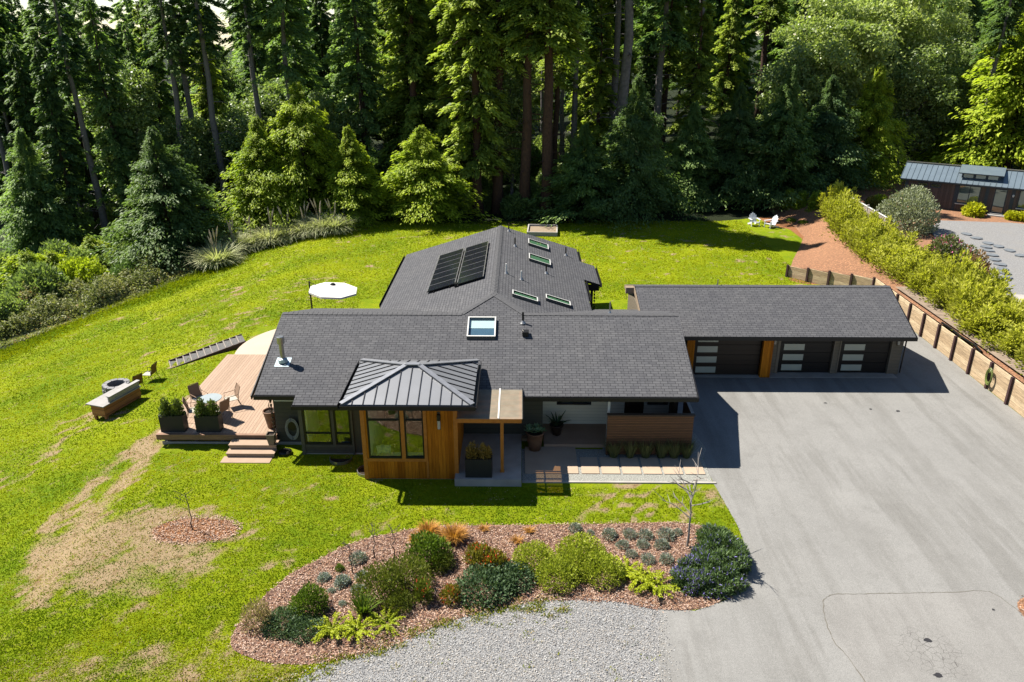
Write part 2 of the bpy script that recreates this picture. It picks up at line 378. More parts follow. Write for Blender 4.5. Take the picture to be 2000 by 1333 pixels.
M['magenta_shrub'] = leafmat("flowering_shrub", (.05, .07, .02), (.14, .15, .05), .3, third=(.50, .08, .20))
M['yellow_leaf'] = leafmat("yellow_leaves", (.20, .24, .01), (.48, .46, .02), .35)
M['redbrown'] = leafmat("red_brown_shrub", (.12, .07, .035), (.26, .16, .07), .3)

# ------------------------------------------------------------------ object helpers
WL = {}                                      # world origin of unrotated parents
class MB:
    def __init__(s): s.v = []; s.f = []; s.mi = []
    def add(s, verts, faces, m=0):
        o = len(s.v); s.v += [tuple(v) for v in verts]
        s.f += [tuple(i+o for i in f) for f in faces]; s.mi += [m]*len(faces); return s
    def quad(s, *p, m=0): return s.add(p, [tuple(range(len(p)))], m)
    def box(s, a, b, m=0, rz=0, c=None):
        x0, y0, z0 = a; x1, y1, z1 = b
        v = [(x0, y0, z0), (x1, y0, z0), (x1, y1, z0), (x0, y1, z0), (x0, y0, z1), (x1, y0, z1), (x1, y1, z1), (x0, y1, z1)]
        if rz:
            cx, cy = c or ((x0+x1)/2, (y0+y1)/2); ca, sa = math.cos(rz), math.sin(rz)
            v = [(cx+(x-cx)*ca-(y-cy)*sa, cy+(x-cx)*sa+(y-cy)*ca, z) for x, y, z in v]
        return s.add(v, [(0, 3, 2, 1), (4, 5, 6, 7), (0, 1, 5, 4), (1, 2, 6, 5), (2, 3, 7, 6), (3, 0, 4, 7)], m)
    def bar(s, p, q, w, h, m=0, up=(0, 0, 1)):
        p = Vector(p); q = Vector(q); d = (q-p).normalized(); u = Vector(up)
        if abs(d.dot(u)) > .98: u = Vector((0, 1, 0))
        r = d.cross(u).normalized(); u = r.cross(d).normalized()
        v = []
        for e in (p, q):
            for a, b in ((-1, -1), (1, -1), (1, 1), (-1, 1)): v.append(e+r*a*w/2+u*b*h/2)
        return s.add(v, [(3, 2, 1, 0), (4, 5, 6, 7), (0, 1, 5, 4), (1, 2, 6, 5), (2, 3, 7, 6), (3, 0, 4, 7)], m)
    def tube(s, pts, rad, n=8, m=0, cap=True):
        pts = [Vector(p) for p in pts]; rad = rad if hasattr(rad, '__len__') else [rad]*len(pts)
        v = []; f = []
        d0 = (pts[1]-pts[0]).normalized(); ref = Vector((1, 0, 0)) if abs(d0.x) < .8 else Vector((0, 1, 0))
        for i, p in enumerate(pts):
            d = (pts[min(i+1, len(pts)-1)]-pts[max(i-1, 0)]).normalized()
            a = d.cross(ref).normalized(); b = d.cross(a)
            for k in range(n):
                t = 2*math.pi*k/n; v.append(p+(a*math.cos(t)+b*math.sin(t))*rad[i])
        for i in range(len(pts)-1):
            for k in range(n): f.append((i*n+k, i*n+(k+1) % n, (i+1)*n+(k+1) % n, (i+1)*n+k))
        if cap: f.append(tuple(range(n-1, -1, -1))); f.append(tuple((len(pts)-1)*n+k for k in range(n)))
        return s.add(v, f, m)
    def lathe(s, prof, n=20, c=(0, 0, 0), m=0, a0=0, a1=2*math.pi):
        v = []; f = []; full = abs(a1-a0-2*math.pi) < 1e-6; cols = n if full else n+1
        for r, z in prof:
            for k in range(cols):
                t = a0+(a1-a0)*k/n; v.append((c[0]+r*math.cos(t), c[1]+r*math.sin(t), c[2]+z))
        for i in range(len(prof)-1):
            for k in range(n):
                k2 = (k+1) % cols; f.append((i*cols+k, i*cols+k2, (i+1)*cols+k2, (i+1)*cols+k))
        return s.add(v, f, m)
    def prism(s, poly, z0, z1, m=0, mside=None):
        n = len(poly); v = [(x, y, z0) for x, y in poly]+[(x, y, z1) for x, y in poly]
        s.add(v, [tuple(range(n, 2*n))], m)
        return s.add(v, [tuple(range(n-1, -1, -1))]+[(i, (i+1) % n, n+(i+1) % n, n+i) for i in range(n)], m if mside is None else mside)
    def slab(s, poly, t, m=0, mside=1):
        n = len(poly); v = list(poly)+[(x, y, z-t) for x, y, z in poly]
        s.add(v, [tuple(range(n))], m)
        return s.add(v, [tuple(range(2*n-1, n-1, -1))]+[(i, i+n, (i+1) % n+n, (i+1) % n) for i in range(n)], mside)
    def mesh(s, name, mats):
        me = bpy.data.meshes.new(name); me.from_pydata(s.v, [], s.f)
        for m in (mats if isinstance(mats, (list, tuple)) else [mats]): me.materials.append(m)
        me.polygons.foreach_set("material_index", s.mi); me.validate(clean_customdata=False); me.update(); return me
def link(name, me, parent=None, local=False, smooth=False):
    o = bpy.data.objects.new(name, me); C.objects.link(o)
    if smooth: me.polygons.foreach_set("use_smooth", [True]*len(me.polygons))
    if parent:
        o.parent = parent
        if not local: o.location = -WL.get(parent, Vector()); WL[o] = Vector()
    return o
def part(name, mb, mats, parent, local=False, smooth=False, label=None):
    o = link(name, mb.mesh(name, mats), parent, local, smooth)
    if label: o['label'] = label
    return o
def tag(o, label, cat, group=None):
    o['label'] = label; o['category'] = cat
    if group: o['group'] = group
    return o
def thing(name, label, cat, loc=(0, 0, 0), rz=0, group=None):
    o = bpy.data.objects.new(name, None); C.objects.link(o); o.empty_display_size = .2
    o.location = loc; o.rotation_euler = (0, 0, rz); WL[o] = Vector(loc)
    return tag(o, label, cat, group)
def structure(name, mb, mats, kind='structure', smooth=False):
    o = link(name, mb.mesh(name, mats) if isinstance(mb, MB) else mb, smooth=smooth); o['kind'] = kind; return o
def dup(root, loc, rz=0, sc=1., label=None, group=None, tilt=(0, 0)):
    def cp(o, par):
        c = o.copy(); C.objects.link(c)
        if par: c.parent = par
        for ch in o.children: cp(ch, c)
        return c
    c = cp(root, None); c.location = loc; c.rotation_euler = (tilt[0], tilt[1], rz); c.scale = sc if hasattr(sc, '__len__') else (sc, sc, sc)
    if label: c['label'] = label
    if group: c['group'] = group
    return c
class Once:
    """hands out the first build itself, then copies"""
    def __init__(s, build): s.build = build; s.root = None; s.used = False
    def put(s, loc, rz, sc, label, cat, group=None, name=None, tilt=(0, 0)):
        if s.root is None: s.root = s.build()
        if not s.used:
            o = s.root; s.used = True; o.location = loc; o.rotation_euler = (tilt[0], tilt[1], rz); o.scale = sc if hasattr(sc, '__len__') else (sc, sc, sc)
        else: o = dup(s.root, loc, rz, sc, tilt=tilt)
        if name: o.name = name
        if 'group' in o: del o['group']
        return tag(o, label, cat, group)
def faces_mesh(name, V, tint, mats, mi=None, quad=True):
    """many loose 4-corner leaves from a (n,4,3) array"""
    n = len(V); k = V.shape[1]
    me = bpy.data.meshes.new(name); me.vertices.add(n*k); me.vertices.foreach_set("co", V.reshape(-1).astype(np.float32))
    me.loops.add(n*k); me.loops.foreach_set("vertex_index", np.arange(n*k, dtype=np.int32))
    me.polygons.add(n); me.polygons.foreach_set("loop_start", np.arange(0, n*k, k, dtype=np.int32))
    for m in mats: me.materials.append(m)
    if mi is not None: me.polygons.foreach_set("material_index", np.asarray(mi, dtype=np.int32))
    a = me.attributes.new("tint", 'FLOAT', 'FACE'); a.data.foreach_set("value", np.asarray(tint, dtype=np.float32))
    me.update(calc_edges=True); return me
def unit(v): return v/np.maximum(np.linalg.norm(v, axis=-1, keepdims=True), 1e-9)
def leaves(P, D, L, W, rng, updir=.6, bend=.15):
    """kite leaves: base P, direction D, length L, width W"""
    D = unit(D); n = len(P); L = np.broadcast_to(L, n)[:, None]; W = np.broadcast_to(W, n)[:, None]
    ref = rng.normal(size=(n, 3)); ref[:, 2] += updir*2
    S = unit(np.cross(D, ref)); N = np.cross(S, D)
    mid = P+D*L*.45+N*L*bend*.5; tip = P+D*L-N*L*bend*.4
    return np.stack([P, mid+S*W*.5, tip, mid-S*W*.5], 1)

# ------------------------------------------------------------------ ground, drive, gravel, bed
def edge_left(y):                      # lawn ends here, wild growth beyond
    pts = [(-60, 26), (-38, 38), (-31.6, 46.2), (-28.5, 52.5), (-24.0, 56.5), (-19, 64.5), (-13, 66.5), (-4, 65.5), (2, 65.5), (10, 66.5), (17, 66.5), (24, 69), (60, 75)]
    return pts
EDGE = edge_left(0)
def edge_y(x):
    return np.interp(x, [p[0] for p in EDGE], [p[1] for p in EDGE])
WALL_PTS = [(18.35, 50.75), (22.35, 46.4), (22.25, 40.0), (22.25, 36.6), (22.2, 33.4), (22.2, 30.2), (22.15, 26), (22.1, 10)]
def ground():
    xs = np.concatenate([[-700, -420, -250, -160, -110, -80, -62, -52, -44], np.arange(-38, 27, .3), [30, 36, 46, 60, 90, 140, 240, 420, 700]])
    ys = np.concatenate([[-60, -20, 0, 8], np.arange(12, 70, .3), [74, 80, 90, 105, 130, 180, 260, 420, 700, 1100]])
    X, Y = np.meshgrid(xs, ys); Z = gz(X, Y)
    nx, ny = len(xs), len(ys)
    me = bpy.data.meshes.new("ground")
    idx = np.arange(nx*ny).reshape(ny, nx)
    f = np.stack([idx[:-1, :-1], idx[:-1, 1:], idx[1:, 1:], idx[1:, :-1]], -1).reshape(-1, 4)
    me.vertices.add(nx*ny); me.vertices.foreach_set("co", np.stack([X, Y, Z], -1).reshape(-1))
    me.loops.add(len(f)*4); me.loops.foreach_set("vertex_index", f.reshape(-1).astype(np.int32))
    me.polygons.add(len(f)); me.polygons.foreach_set("loop_start", np.arange(0, len(f)*4, 4, dtype=np.int32))
    me.polygons.foreach_set("use_smooth", [True]*len(f))
    me.update(calc_edges=True)
    def attr(k, v):
        a = me.attributes.new(k, 'FLOAT', 'POINT'); a.data.foreach_set("value", np.asarray(v, np.float32).reshape(-1))
    attr("dry", dryness(X, Y))
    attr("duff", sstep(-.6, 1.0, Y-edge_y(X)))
    r = np.hypot((X+11.1)/1.5, (Y-21.75)/.75)                       # mulch ring of the sapling
    mu = sstep(1.15, .8, r)
    left = np.interp(Y, [48, 50, 53, 57, 61, 64, 66, 72], [19.5, 18.2, 19.6, 21.8, 22.8, 22.8, 21.5, 21])
    mu = np.maximum(mu, sstep(-.5, .5, X-left)*sstep(48, 50, Y))
    attr("mulch", mu)
    d = edge_y(X)-Y
    attr("lush", sstep(5.5, 1.5, d)*sstep(-20, -26, X)*.9)
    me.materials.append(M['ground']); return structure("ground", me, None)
ground()
def sheet(name, pts, z, mat):
    mb = MB(); mb.quad(*[(x, y, z) for x, y in pts]); o = structure(name, mb, mat); return o
def smooth_loop(pts, n=6):
    out = []; k = len(pts)
    for i in range(k):
        p0, p1, p2, p3 = (np.array(pts[(i+j-1) % k]) for j in range(4))
        for t in np.linspace(0, 1, n, endpoint=False):
            out.append(tuple(.5*((2*p1)+(-p0+p2)*t+(2*p0-5*p1+4*p2-p3)*t*t+(-p0+3*p1-3*p2+p3)*t**3)))
    return out
def wob(pts, a, s):
    return [(x+a*(vnoise(x*s, y*s)-.5)*2, y+a*(vnoise(x*s+31, y*s+7)-.5)*2) for x, y in pts]
drive = [(3.66, 8), (3.67, 15.3), (4.2, 18.1), (5.2, 18.0), (6.2, 18.45), (6.95, 19.4), (7.5, 20.8), (7.55, 22.2), (7.38, 24.3), (7.33, 24.8), (7.3, 26.3), (7.55, 27.6), (7.35, 29.0), (7.0, 30.5), (7.0, 36.0), (18.8, 36.0), (18.8, 41.5), (19.5, 45.3), (22.35, 45.0), (22.25, 40.0), (22.25, 36.6), (22.2, 33.4), (22.2, 30.2), (22.15, 26), (22.1, 8)]
sheet("driveway", drive, .008, M['asphalt'])
old = smooth_loop([(9.6, 8), at(1690, 1333), at(1630, 1255), at(1608, 1190), at(1622, 1164), at(1700, 1161), at(1850, 1158), at(1932, 1157), at(1990, 1195), (15.5, 16.6), (17.5, 14), (18, 8)], 5)
sheet("driveway_patch", old, .012, M['asphalt_old'])
def crack_line(pts, w, z, name):
    mb = MB(); ps = []
    for (a, b) in zip(pts, pts[1:]):
        n = max(2, int(math.dist(a, b)/.12))
        for k in range(n): t = k/n; ps.append((a[0]*(1-t)+b[0]*t+rnd.uniform(-.02, .02), a[1]*(1-t)+b[1]*t+rnd.uniform(-.02, .02)))
    for a, b in zip(ps, ps[1:]):
        d = Vector((b[0]-a[0], b[1]-a[1])); n = Vector((-d.y, d.x)).normalized()*w*rnd.uniform(.3, 1.0)
        mb.quad((a[0]-n.x, a[1]-n.y, z), (b[0]-n.x, b[1]-n.y, z), (b[0]+n.x, b[1]+n.y, z), (a[0]+n.x, a[1]+n.y, z))
    return structure(name, mb, plain(name+"_dirt", (.17, .15, .12), rough=.95))
crack_line([p for p in old[5:46]], .014, .016, "driveway_crack")
mb = MB()
for (px, py, r) in ((1812, 1252, .10), (1833, 1321, .11), (1940, 1192, .05), (1754, 804, .10), (1612, 788, .08), (1700, 800, .07)):
    x, y = at(px, py); k = 11
    mb.quad(*[(x+r*rnd.uniform(.6, 1.2)*math.cos(2*math.pi*i/k)*1.2, y+r*rnd.uniform(.5, 1)*math.sin(2*math.pi*i/k), .016) for i in range(k)])
structure("driveway_stains", mb, plain("tar_stain", (.030, .028, .032), rough=.8))
gravel = wob([(3.9, 8), (3.9, 15.3), (4.3, 18.2), (4.0, 18.25), (2.2, 18.5), (.2, 18.4), (-1.2, 18.0), (-2.6, 17.2), (-3.8, 16.6), (-5.2, 15.8), (-6.2, 15.0), (-8.5, 14.6), (-9.5, 8)], .2, 1.1)
gravel[0] = (3.9, 8); gravel[-1] = (-10, 8)
sheet("gravel_lot", gravel, .004, M['gravel'])
BED = wob(smooth_loop([at(455, 1270), at(470, 1215), at(560, 1128), at(690, 1062), at(800, 1036), at(900, 1028), at(1100, 1026), at(1345, 1024), at(1420, 1060), at(1452, 1110), at(1430, 1160), at(1385, 1186), at(1300, 1193), at(1200, 1178), at(1060, 1176), at(960, 1190), at(850, 1225), at(760, 1262), at(660, 1288), at(540, 1298)], 6), .06, 2.3)
sheet("mulch_bed", BED, .014, M['mulch'])
BED2 = smooth_loop([(15.0, 17.1), (14.75, 17.7), (15.1, 18.6), (17, 19), (18, 17.5), (16.5, 16.4)], 5)
sheet("mulch_island", BED2, .014, M['mulch_orange'])
def in_poly(x, y, poly):
    x = np.asarray(x); y = np.asarray(y); c = np.zeros(x.shape, bool); n = len(poly)
    for i in range(n):
        x0, y0 = poly[i]; x1, y1 = poly[(i+1) % n]
        c ^= ((y0 > y) != (y1 > y)) & (x < (x1-x0)*(y-y0)/((y1-y0) if abs(y1-y0) > 1e-9 else 1e-9)+x0)
    return c
# walkway: big slab, seven slabs, gravel strips
sheet("entry_gravel", [(.1, 24.9), (7.3, 24.9), (7.33, 26.6), (7.62, 27.4), (7.42, 28.7), (7.0, 29.6), (3.4, 29.0), (3.4, 27.3), (.1, 27.3)], .020, M['gravel_bed'])
mb = MB(); mb.box((.1, 24.8, 0), (7.42, 24.9, .05)); structure("path_edging", mb, M['concrete'])
mb = MB(); mb.box((.22, 25.42, .0), (2.28, 27.42, .05)); structure("path", mb, M['paver'])
words = ["nearest the porch", "second from the porch", "third from the porch", "fourth from the porch", "third from the driveway end", "second from the driveway", "beside the driveway"]
dx = [2.36, 3.14, 3.94, 4.75, 5.54, 6.35, 7.2]
for i in range(6):
    mb = MB(); y1 = 26.62
    mb.box((dx[i]+.05, 25.42, 0), (dx[i+1]-.05, y1, .05))
    o = link("paving_slab", mb.mesh("paving_slab", M['paver'])); tag(o, "pinkish concrete slab of the front walk, "+["nearest the porch end", "second from the porch end", "third from the porch end", "third from the driveway", "second from the driveway", "nearest the driveway"][i], "paving slab", "slabs of the front walk")
mb = MB(); mb.box((1.0, 27.45, 0), (6.4, 29.3, .15)); structure("porch_floor", mb, plain("porch_concrete", (.56, .36, .24), (.40, .25, .16), 1.1, .8))
mb = MB(); mb.box((-2.42, 24.55, -.02), (.08, 28.1, .30)); structure("entry_platform", mb, M['concrete'])
structure("patio", MB().prism([(-10.6+4*math.cos(t), 36.5+4*math.sin(t)) for t in np.linspace(R(193), R(60), 26)]+[(-8, 36.2), (-9.9, 35.62)], -.3, .5), M['pale_concrete'])

# terrace behind the retaining wall
def terrace():
    inner = [(22.45, 8), (22.45, 26), (22.5, 30.2), (22.5, 36.6), (22.55, 46.5), (21.3, 48.0), (19.8, 49.7), (18.6, 51.0), (19.8, 54), (21.6, 58), (23.0, 61.5), (23.4, 65), (23, 69), (23, 80)]
    zin = [1.12, 1.15, 1.2, 1.25, 1.2, 1.0, .8, .62, .3, .0, -.02, -.02, -.02, .0]
    xs = [0, .7, 1.4, 2.2, 3.2, 4.5, 6, 9, 14, 22, 40, 80, 200]
    mb = MB(); n = len(xs)
    P = []
    for (x, y), z in zip(inner, zin):
        for d in xs:
            t = min(1, d/4.5); t = t*t*(3-2*t); P.append((x+d, y+(0 if y < 50 else -.0), z*(1-t)+1.35*t+(.06*(vnoise(x+d, y)-.5) if d else 0)))
    F = [(i*n+j, i*n+j+1, (i+1)*n+j+1, (i+1)*n+j) for i in range(len(inner)-1) for j in range(n-1)]
    mb.add(P, F); return structure("terrace_ground", mb, M['mulch_orange'], smooth=True)
terrace()
sheet("neighbour_gravel", wob([(27.5, 40), (27.5, 46), (28.3, 50), (30, 54), (31.5, 58.5), (33.8, 61.5), (39, 60.5), (60, 50), (60, 30), (27, 30)], .3, .7), 1.43, M['gravel'])
sheet("neighbour_path", [(27.3, 20), (27.3, 43.2), (60, 38), (60, 20)], 1.436, M['concrete'])
sheet("neighbour_strip", wob([(22.7, 10), (22.7, 44.5), (24.2, 44.5), (25.5, 36), (25.5, 10)], .1, 1), 1.37, plain("pale_debris", (.36, .27, .2), (.20, .15, .11), 3, .95, fine=25, bmp=.6))

# ------------------------------------------------------------------ house
S = .3213
zf = lambda y: 2.6+S*(y-26.9)
zb = lambda y: 4.2-S*(y-31.88)
zw = lambda x: 4.65-.315*(-1.2-x)
ze = lambda x: 4.65-.32*(x+1.2)
house = thing("house", "long single storey house with dark shingle roofs, cedar clad front bay and rear wing", "house", (-1.8, 31, 0))
f3 = lambda pts, z: [(x, y, z(y)) for x, y in pts]
mb = MB()
mb.slab(f3([(-10.4, 26.9), (-8.78, 26.9), (-8.78, 26.38), (-.25, 26.38), (-.25, 26.9), (6.93, 26.9), (7.0, 31.88), (.2, 31.88), (-1.2, 33.28), (-2.6, 31.88), (-10.52, 31.88)], zf), .13)
part("main_roof", mb, [M['shingle'], M['trim']], house)
mb = MB()
mb.slab(f3([(-10.52, 31.88), (-2.6, 31.88), (-7.07, 36.24), (-7.07, 36.86), (-10.5, 36.86)], zb), .13)
mb.slab(f3([(.2, 31.88), (7.0, 31.88), (6.93, 36.86), (3.49, 36.86), (3.49, 35.15)], zb), .13)
part("back_roof", mb, [M['shingle'], M['trim']], house)
mb = MB()
mb.slab([(-1.2, 33.28, 4.65), (-1.2, 46.1, 4.65), (-7.07, 46.1, zw(-7.07)), (-7.07, 36.24, zw(-7.07)), (-2.6, 31.88, zw(-2.6))], .13)
mb.slab([(-1.2, 33.28, 4.65), (.2, 31.88, ze(.2)), (3.49, 35.15, ze(3.49)), (3.49, 40.1, ze(3.49)), (4.36, 40.1, ze(4.36)), (4.36, 43.6, ze(4.36)), (3.49, 43.6, ze(3.49)), (3.49, 46.25, ze(3.49)), (-1.2, 46.1, 4.65)], .13)
part("wing_roof", mb, [M['shingle_side'], M['trim']], house)
def caps(name, runs, parent, w=.16, step=.22, m='cap'):
    mb = MB()
    for a, b, sa, sb in runs:      # sa/sb: how much each side drops per metre
        a = Vector(a); b = Vector(b); d = (b-a); L = d.length; d.normalize(); h = Vector((-d.y, d.x, 0)).normalized()
        n = int(L/step)
        for k in range(n):
            p = a+d*(k*L/n); q = a+d*((k+1)*L/n+.03); up0 = Vector((0, 0, .02)); up1 = Vector((0, 0, .034))
            l = h*w; 
            dl = Vector((0, 0, -sa*w)); dr = Vector((0, 0, -sb*w))
            mb.quad(p+up0, q+up1, q+l+dl+up1, p+l+dl+up0); mb.quad(p-l+dr+up0, q-l+dr+up1, q+up1, p+up0)
            mb.quad(q-l+dr+up1, q-l+dr, q, q+up1); mb.quad(q+up1, q, q+l+dl, q+l+dl+up1)
    return part(name, mb, M[m], parent)
caps("ridge_cap", [((-10.52, 31.88, 4.2), (-2.6, 31.88, 4.2), S, S), ((7.0, 31.88, 4.2), (.2, 31.88, 4.2), S, S), ((-1.2, 46.1, 4.65), (-1.2, 33.28, 4.65), .32, .32),
                   ((-2.6, 31.88, 4.2), (-1.2, 33.28, 4.65), 0.0, .2), ((.2, 31.88, 4.2), (-1.2, 33.28, 4.65), .2, 0.0)], house)
def gutter(mb, x0, x1, y, z, s=-1):
    mb.box((x0, y+s*.13, z-.15), (x1, y+s*.115, z+.01)); mb.box((x0, y+s*.115, z-.16), (x1, y+s*.005, z-.145)); mb.box((x0, y+s*.12-.004, z-.16), (x0+.012, y+.0, z)); mb.box((x1-.012, y+s*.12-.004, z-.16), (x1, y+.0, z))
def gutter_y(mb, y0, y1, x, z, s):
    mb.box((min(x+s*.115, x+s*.13), y0, z-.15), (max(x+s*.115, x+s*.13), y1, z+.01)); mb.box((min(x+s*.005, x+s*.115), y0, z-.16), (max(x+s*.005, x+s*.115), y1, z-.145))
for g_ in ((-10.4, -8.8, 26.9, 2.6), (-8.8, -6.45, 26.38, zf(26.38)), (-.2, 6.93, 26.9, 2.6)):
    mb = MB(); gutter(mb, *g_); part("gutter", mb, M['trim'], house)
for g_ in ((36.9, 46.1, -7.07, zw(-7.07), -1), (36.9, 40.05, 3.49, ze(3.49), 1), (40.1, 43.6, 4.36, ze(4.36), 1), (43.7, 46.2, 3.49, ze(3.49), 1)):
    mb = MB(); gutter_y(mb, *g_); part("gutter", mb, M['trim'], house)
for s, xx in ((1, 6.95), (-1, -10.5)):
    for k in range(2):
        y0, z0, y1, z1 = ((26.9, 2.6, 31.88, 4.2), (31.88, 4.2, 36.86, 2.6))[k]
        mb = MB(); mb.bar((xx+s*.03, y0, z0-.12), (xx+s*.03, y1, z1-.12), .035, .2); part("barge_board", mb, M['trim'], house)

def wall(mb, axis, c, t, a0, a1, z0, z1, holes=(), m=0):
    """wall plane with rectangular openings; axis 'x' runs along x at y=c..c+t, axis 'y' along y at x=c..c+t"""
    us = sorted({a0, a1}|{h[0] for h in holes}|{h[1] for h in holes}); zs = sorted({z0, z1}|{h[2] for h in holes}|{h[3] for h in holes})
    for u0, u1 in zip(us, us[1:]):
        for w0, w1 in zip(zs, zs[1:]):
            um, wm = (u0+u1)/2, (w0+w1)/2
            if any(h[0] < um < h[1] and h[2] < wm < h[3] for h in holes): continue
            if axis == 'x': mb.box((u0, c, w0), (u1, c+t, w1), m)
            else: mb.box((c, u0, w0), (c+t, u1, w1), m)
def window(parent, x0, x1, z0, z1, y, bars_z=(), bars_x=(), fw=.055, gl='glass', fr='black', name="window"):
    mb = MB(); d = .09
    mb.box((x0, y-.03, z0), (x0+fw, y+d, z1)); mb.box((x1-fw, y-.03, z0), (x1, y+d, z1))
    mb.box((x0+fw, y-.03, z0), (x1-fw, y+d, z0+fw)); mb.box((x0+fw, y-.03, z1-fw), (x1-fw, y+d, z1))
    for b in bars_z: mb.box((x0+fw, y-.025, b-fw/2), (x1-fw, y+d-.01, b+fw/2))
    for b in bars_x: mb.box((b-fw/2, y-.02, z0+fw), (b+fw/2, y+d-.02, z1-fw))
    o = part(name, mb, M[fr], parent)
    g = MB(); g.quad((x0+fw, y+.02, z0+fw), (x1-fw, y+.02, z0+fw), (x1-fw, y+.02, z1-fw), (x0+fw, y+.02, z1-fw)); part("pane", g, M[gl], o)
    return o
# cedar front room
Hc = [(-5.64, -4.40, .93, 3.02), (-4.26, -3.55, .93, 3.02)]
mb = MB(); wall(mb, 'x', 25.0, .16, -5.84, -2.32, .03, 3.24, Hc)
wall(mb, 'y', -2.48, .16, 25.162, 28.4, .03, 3.24); wall(mb, 'y', -5.84, .16, 25.162, 28.4, .03, 3.24)
part("cedar_wall", mb, M['cedar'], house)
mb = MB()
mb.box((-5.87, 24.965, .02), (-5.72, 24.998, 3.24)); mb.box((-2.44, 24.965, .02), (-2.29, 24.998, 3.24)); mb.box((-4.40, 24.96, .9), (-4.26, 24.998, 3.06))
mb.box((-5.72, 24.968, .80), (-3.43, 24.998, .925)); mb.box((-3.55, 24.968, .925), (-3.44, 24.998, 3.06)); mb.box((-5.72, 24.968, 3.06), (-2.44, 24.998, 3.235)); mb.box((-3.5, 24.972, .03), (-3.42, 24.998, .8))
part("cedar_trim", mb, M['cedar_trim'], house)
window(house, -5.64, -4.40, .93, 3.02, 25.0, (2.55,), gl='glass'); window(house, -4.26, -3.55, .93, 3.02, 25.0, (2.55,))
# hip roof of standing seam metal
hx0, hx1, hy0, hy1, hz = -6.42, -1.68, 24.53, 28.46, 3.42; ra, rb, rz_ = (-4.27, 26.5), (-3.83, 26.5), 4.09
A = (hx0, hy0, hz); B = (hx1, hy0, hz); Cc = (hx1, hy1, hz); D = (hx0, hy1, hz); P1 = (*ra, rz_); P2 = (*rb, rz_)
mb = MB(); mb.quad(A, B, P2, P1); mb.quad(B, Cc, P2); mb.quad(Cc, D, P1, P2); mb.quad(D, A, P1)
low = [(x, y, z-.05) for x, y, z in (A, B, Cc, D)]; mb.quad(*low[::-1])
for i in range(4): mb.quad((A, B, Cc, D)[i], low[i], low[(i+1) % 4], (A, B, Cc, D)[(i+1) % 4])
hip = part("hip_roof", mb, M['metal_roof'], house)
mb = MB()
def seam_line(p, q): mb.bar((p[0], p[1], p[2]+.016), (q[0], q[1], q[2]+.016), .026, .036)
def lerp(a, b, t): return tuple(a[i]+(b[i]-a[i])*t for i in range(3))
n = 12
for k in range(1, n):                                        # front and back faces
    x = hx0+(hx1-hx0)*k/n
    t = min((x-hx0)/(ra[0]-hx0), 1, (hx1-x)/(hx1-rb[0])); 
    for y0 in (hy0, hy1): seam_line((x, y0, hz), (x, y0+(26.5-y0)*t, hz+(rz_-hz)*t))
n = 10
for k in range(1, n):
    y = hy0+(hy1-hy0)*k/n; t = min((y-hy0)/(26.5-hy0), (hy1-y)/(hy1-26.5))
    seam_line((hx0, y, hz), (hx0+(ra[0]-hx0)*t, y, hz+(rz_-hz)*t)); seam_line((hx1, y, hz), (hx1+(rb[0]-hx1)*t, y, hz+(rz_-hz)*t))
part("roof_seam", mb, M['rib'], hip)
mb = MB()
for c, p in ((A, P1), (B, P2), (Cc, P2), (D, P1)): mb.bar((c[0], c[1], c[2]+.045), (p[0], p[1], p[2]+.05), .20, .035)
mb.bar((P1[0]-.05, 26.5, rz_+.06), (P2[0]+.05, 26.5, rz_+.06), .22, .04)
part("hip_cap", mb, plain("hip_cap_metal", (.36, .365, .385), rough=.35, metal=.3, bmp=0), hip)
mb = MB(); gutter(mb, hx0-.02, hx1+.1, hy0, hz-.02); gutter_y(mb, hy0, hy1, hx1, hz-.02, 1); gutter_y(mb, hy0, hy1, hx0, hz-.02, -1)
mb.box((hx0+.1, hy0+.02, hz-.2), (hx1-.1, hy0+.06, hz-.052)); mb.box((hx0+.1, hy0+.06, hz-.2), (hx1-.1, hy1-.1, hz-.16))
part("hip_gutter", mb, M['trim'], hip)
mb = MB(); mb.box((-6.1, 28.0, 2.9), (-2.0, 28.38, 3.22)); part("upper_wall", mb, M['olive_flat'], house)
# olive bay with its two windows
Hb = [(-8.56, -7.46, .48, 2.15), (-7.33, -6.70, .48, 2.15)]
mb = MB(); wall(mb, 'x', 26.8, .15, -8.68, -6.62, .06, 2.28, Hb); wall(mb, 'y', -8.68, .15, 26.952, 27.6, .06, 2.28)
mb.box((-6.62, 26.84, .06), (-5.845, 26.99, 2.28))
part("bay_wall", mb, M['olive_flat'], house)
mb = MB(); mb.box((-8.72, 26.76, .0), (-8.58, 26.798, 2.27)); mb.box((-7.45, 26.765, .44), (-7.34, 26.798, 2.2)); mb.box((-6.68, 26.765, .0), (-6.6, 26.798, 2.27)); mb.box((-8.58, 26.77, .36), (-6.68, 26.798, .45)); mb.box((-8.58, 26.77, 2.17), (-6.68, 26.798, 2.27)); mb.box((-8.58, 26.78, .06), (-6.68, 26.798, .16))
part("bay_trim", mb, plain("bay_trim_paint", (.105, .10, .072), rough=.6, bmp=.05), house)
window(house, -8.56, -7.46, .48, 2.15, 26.8, (.97,)); window(house, -7.33, -6.70, .48, 2.15, 26.8, (.97,))
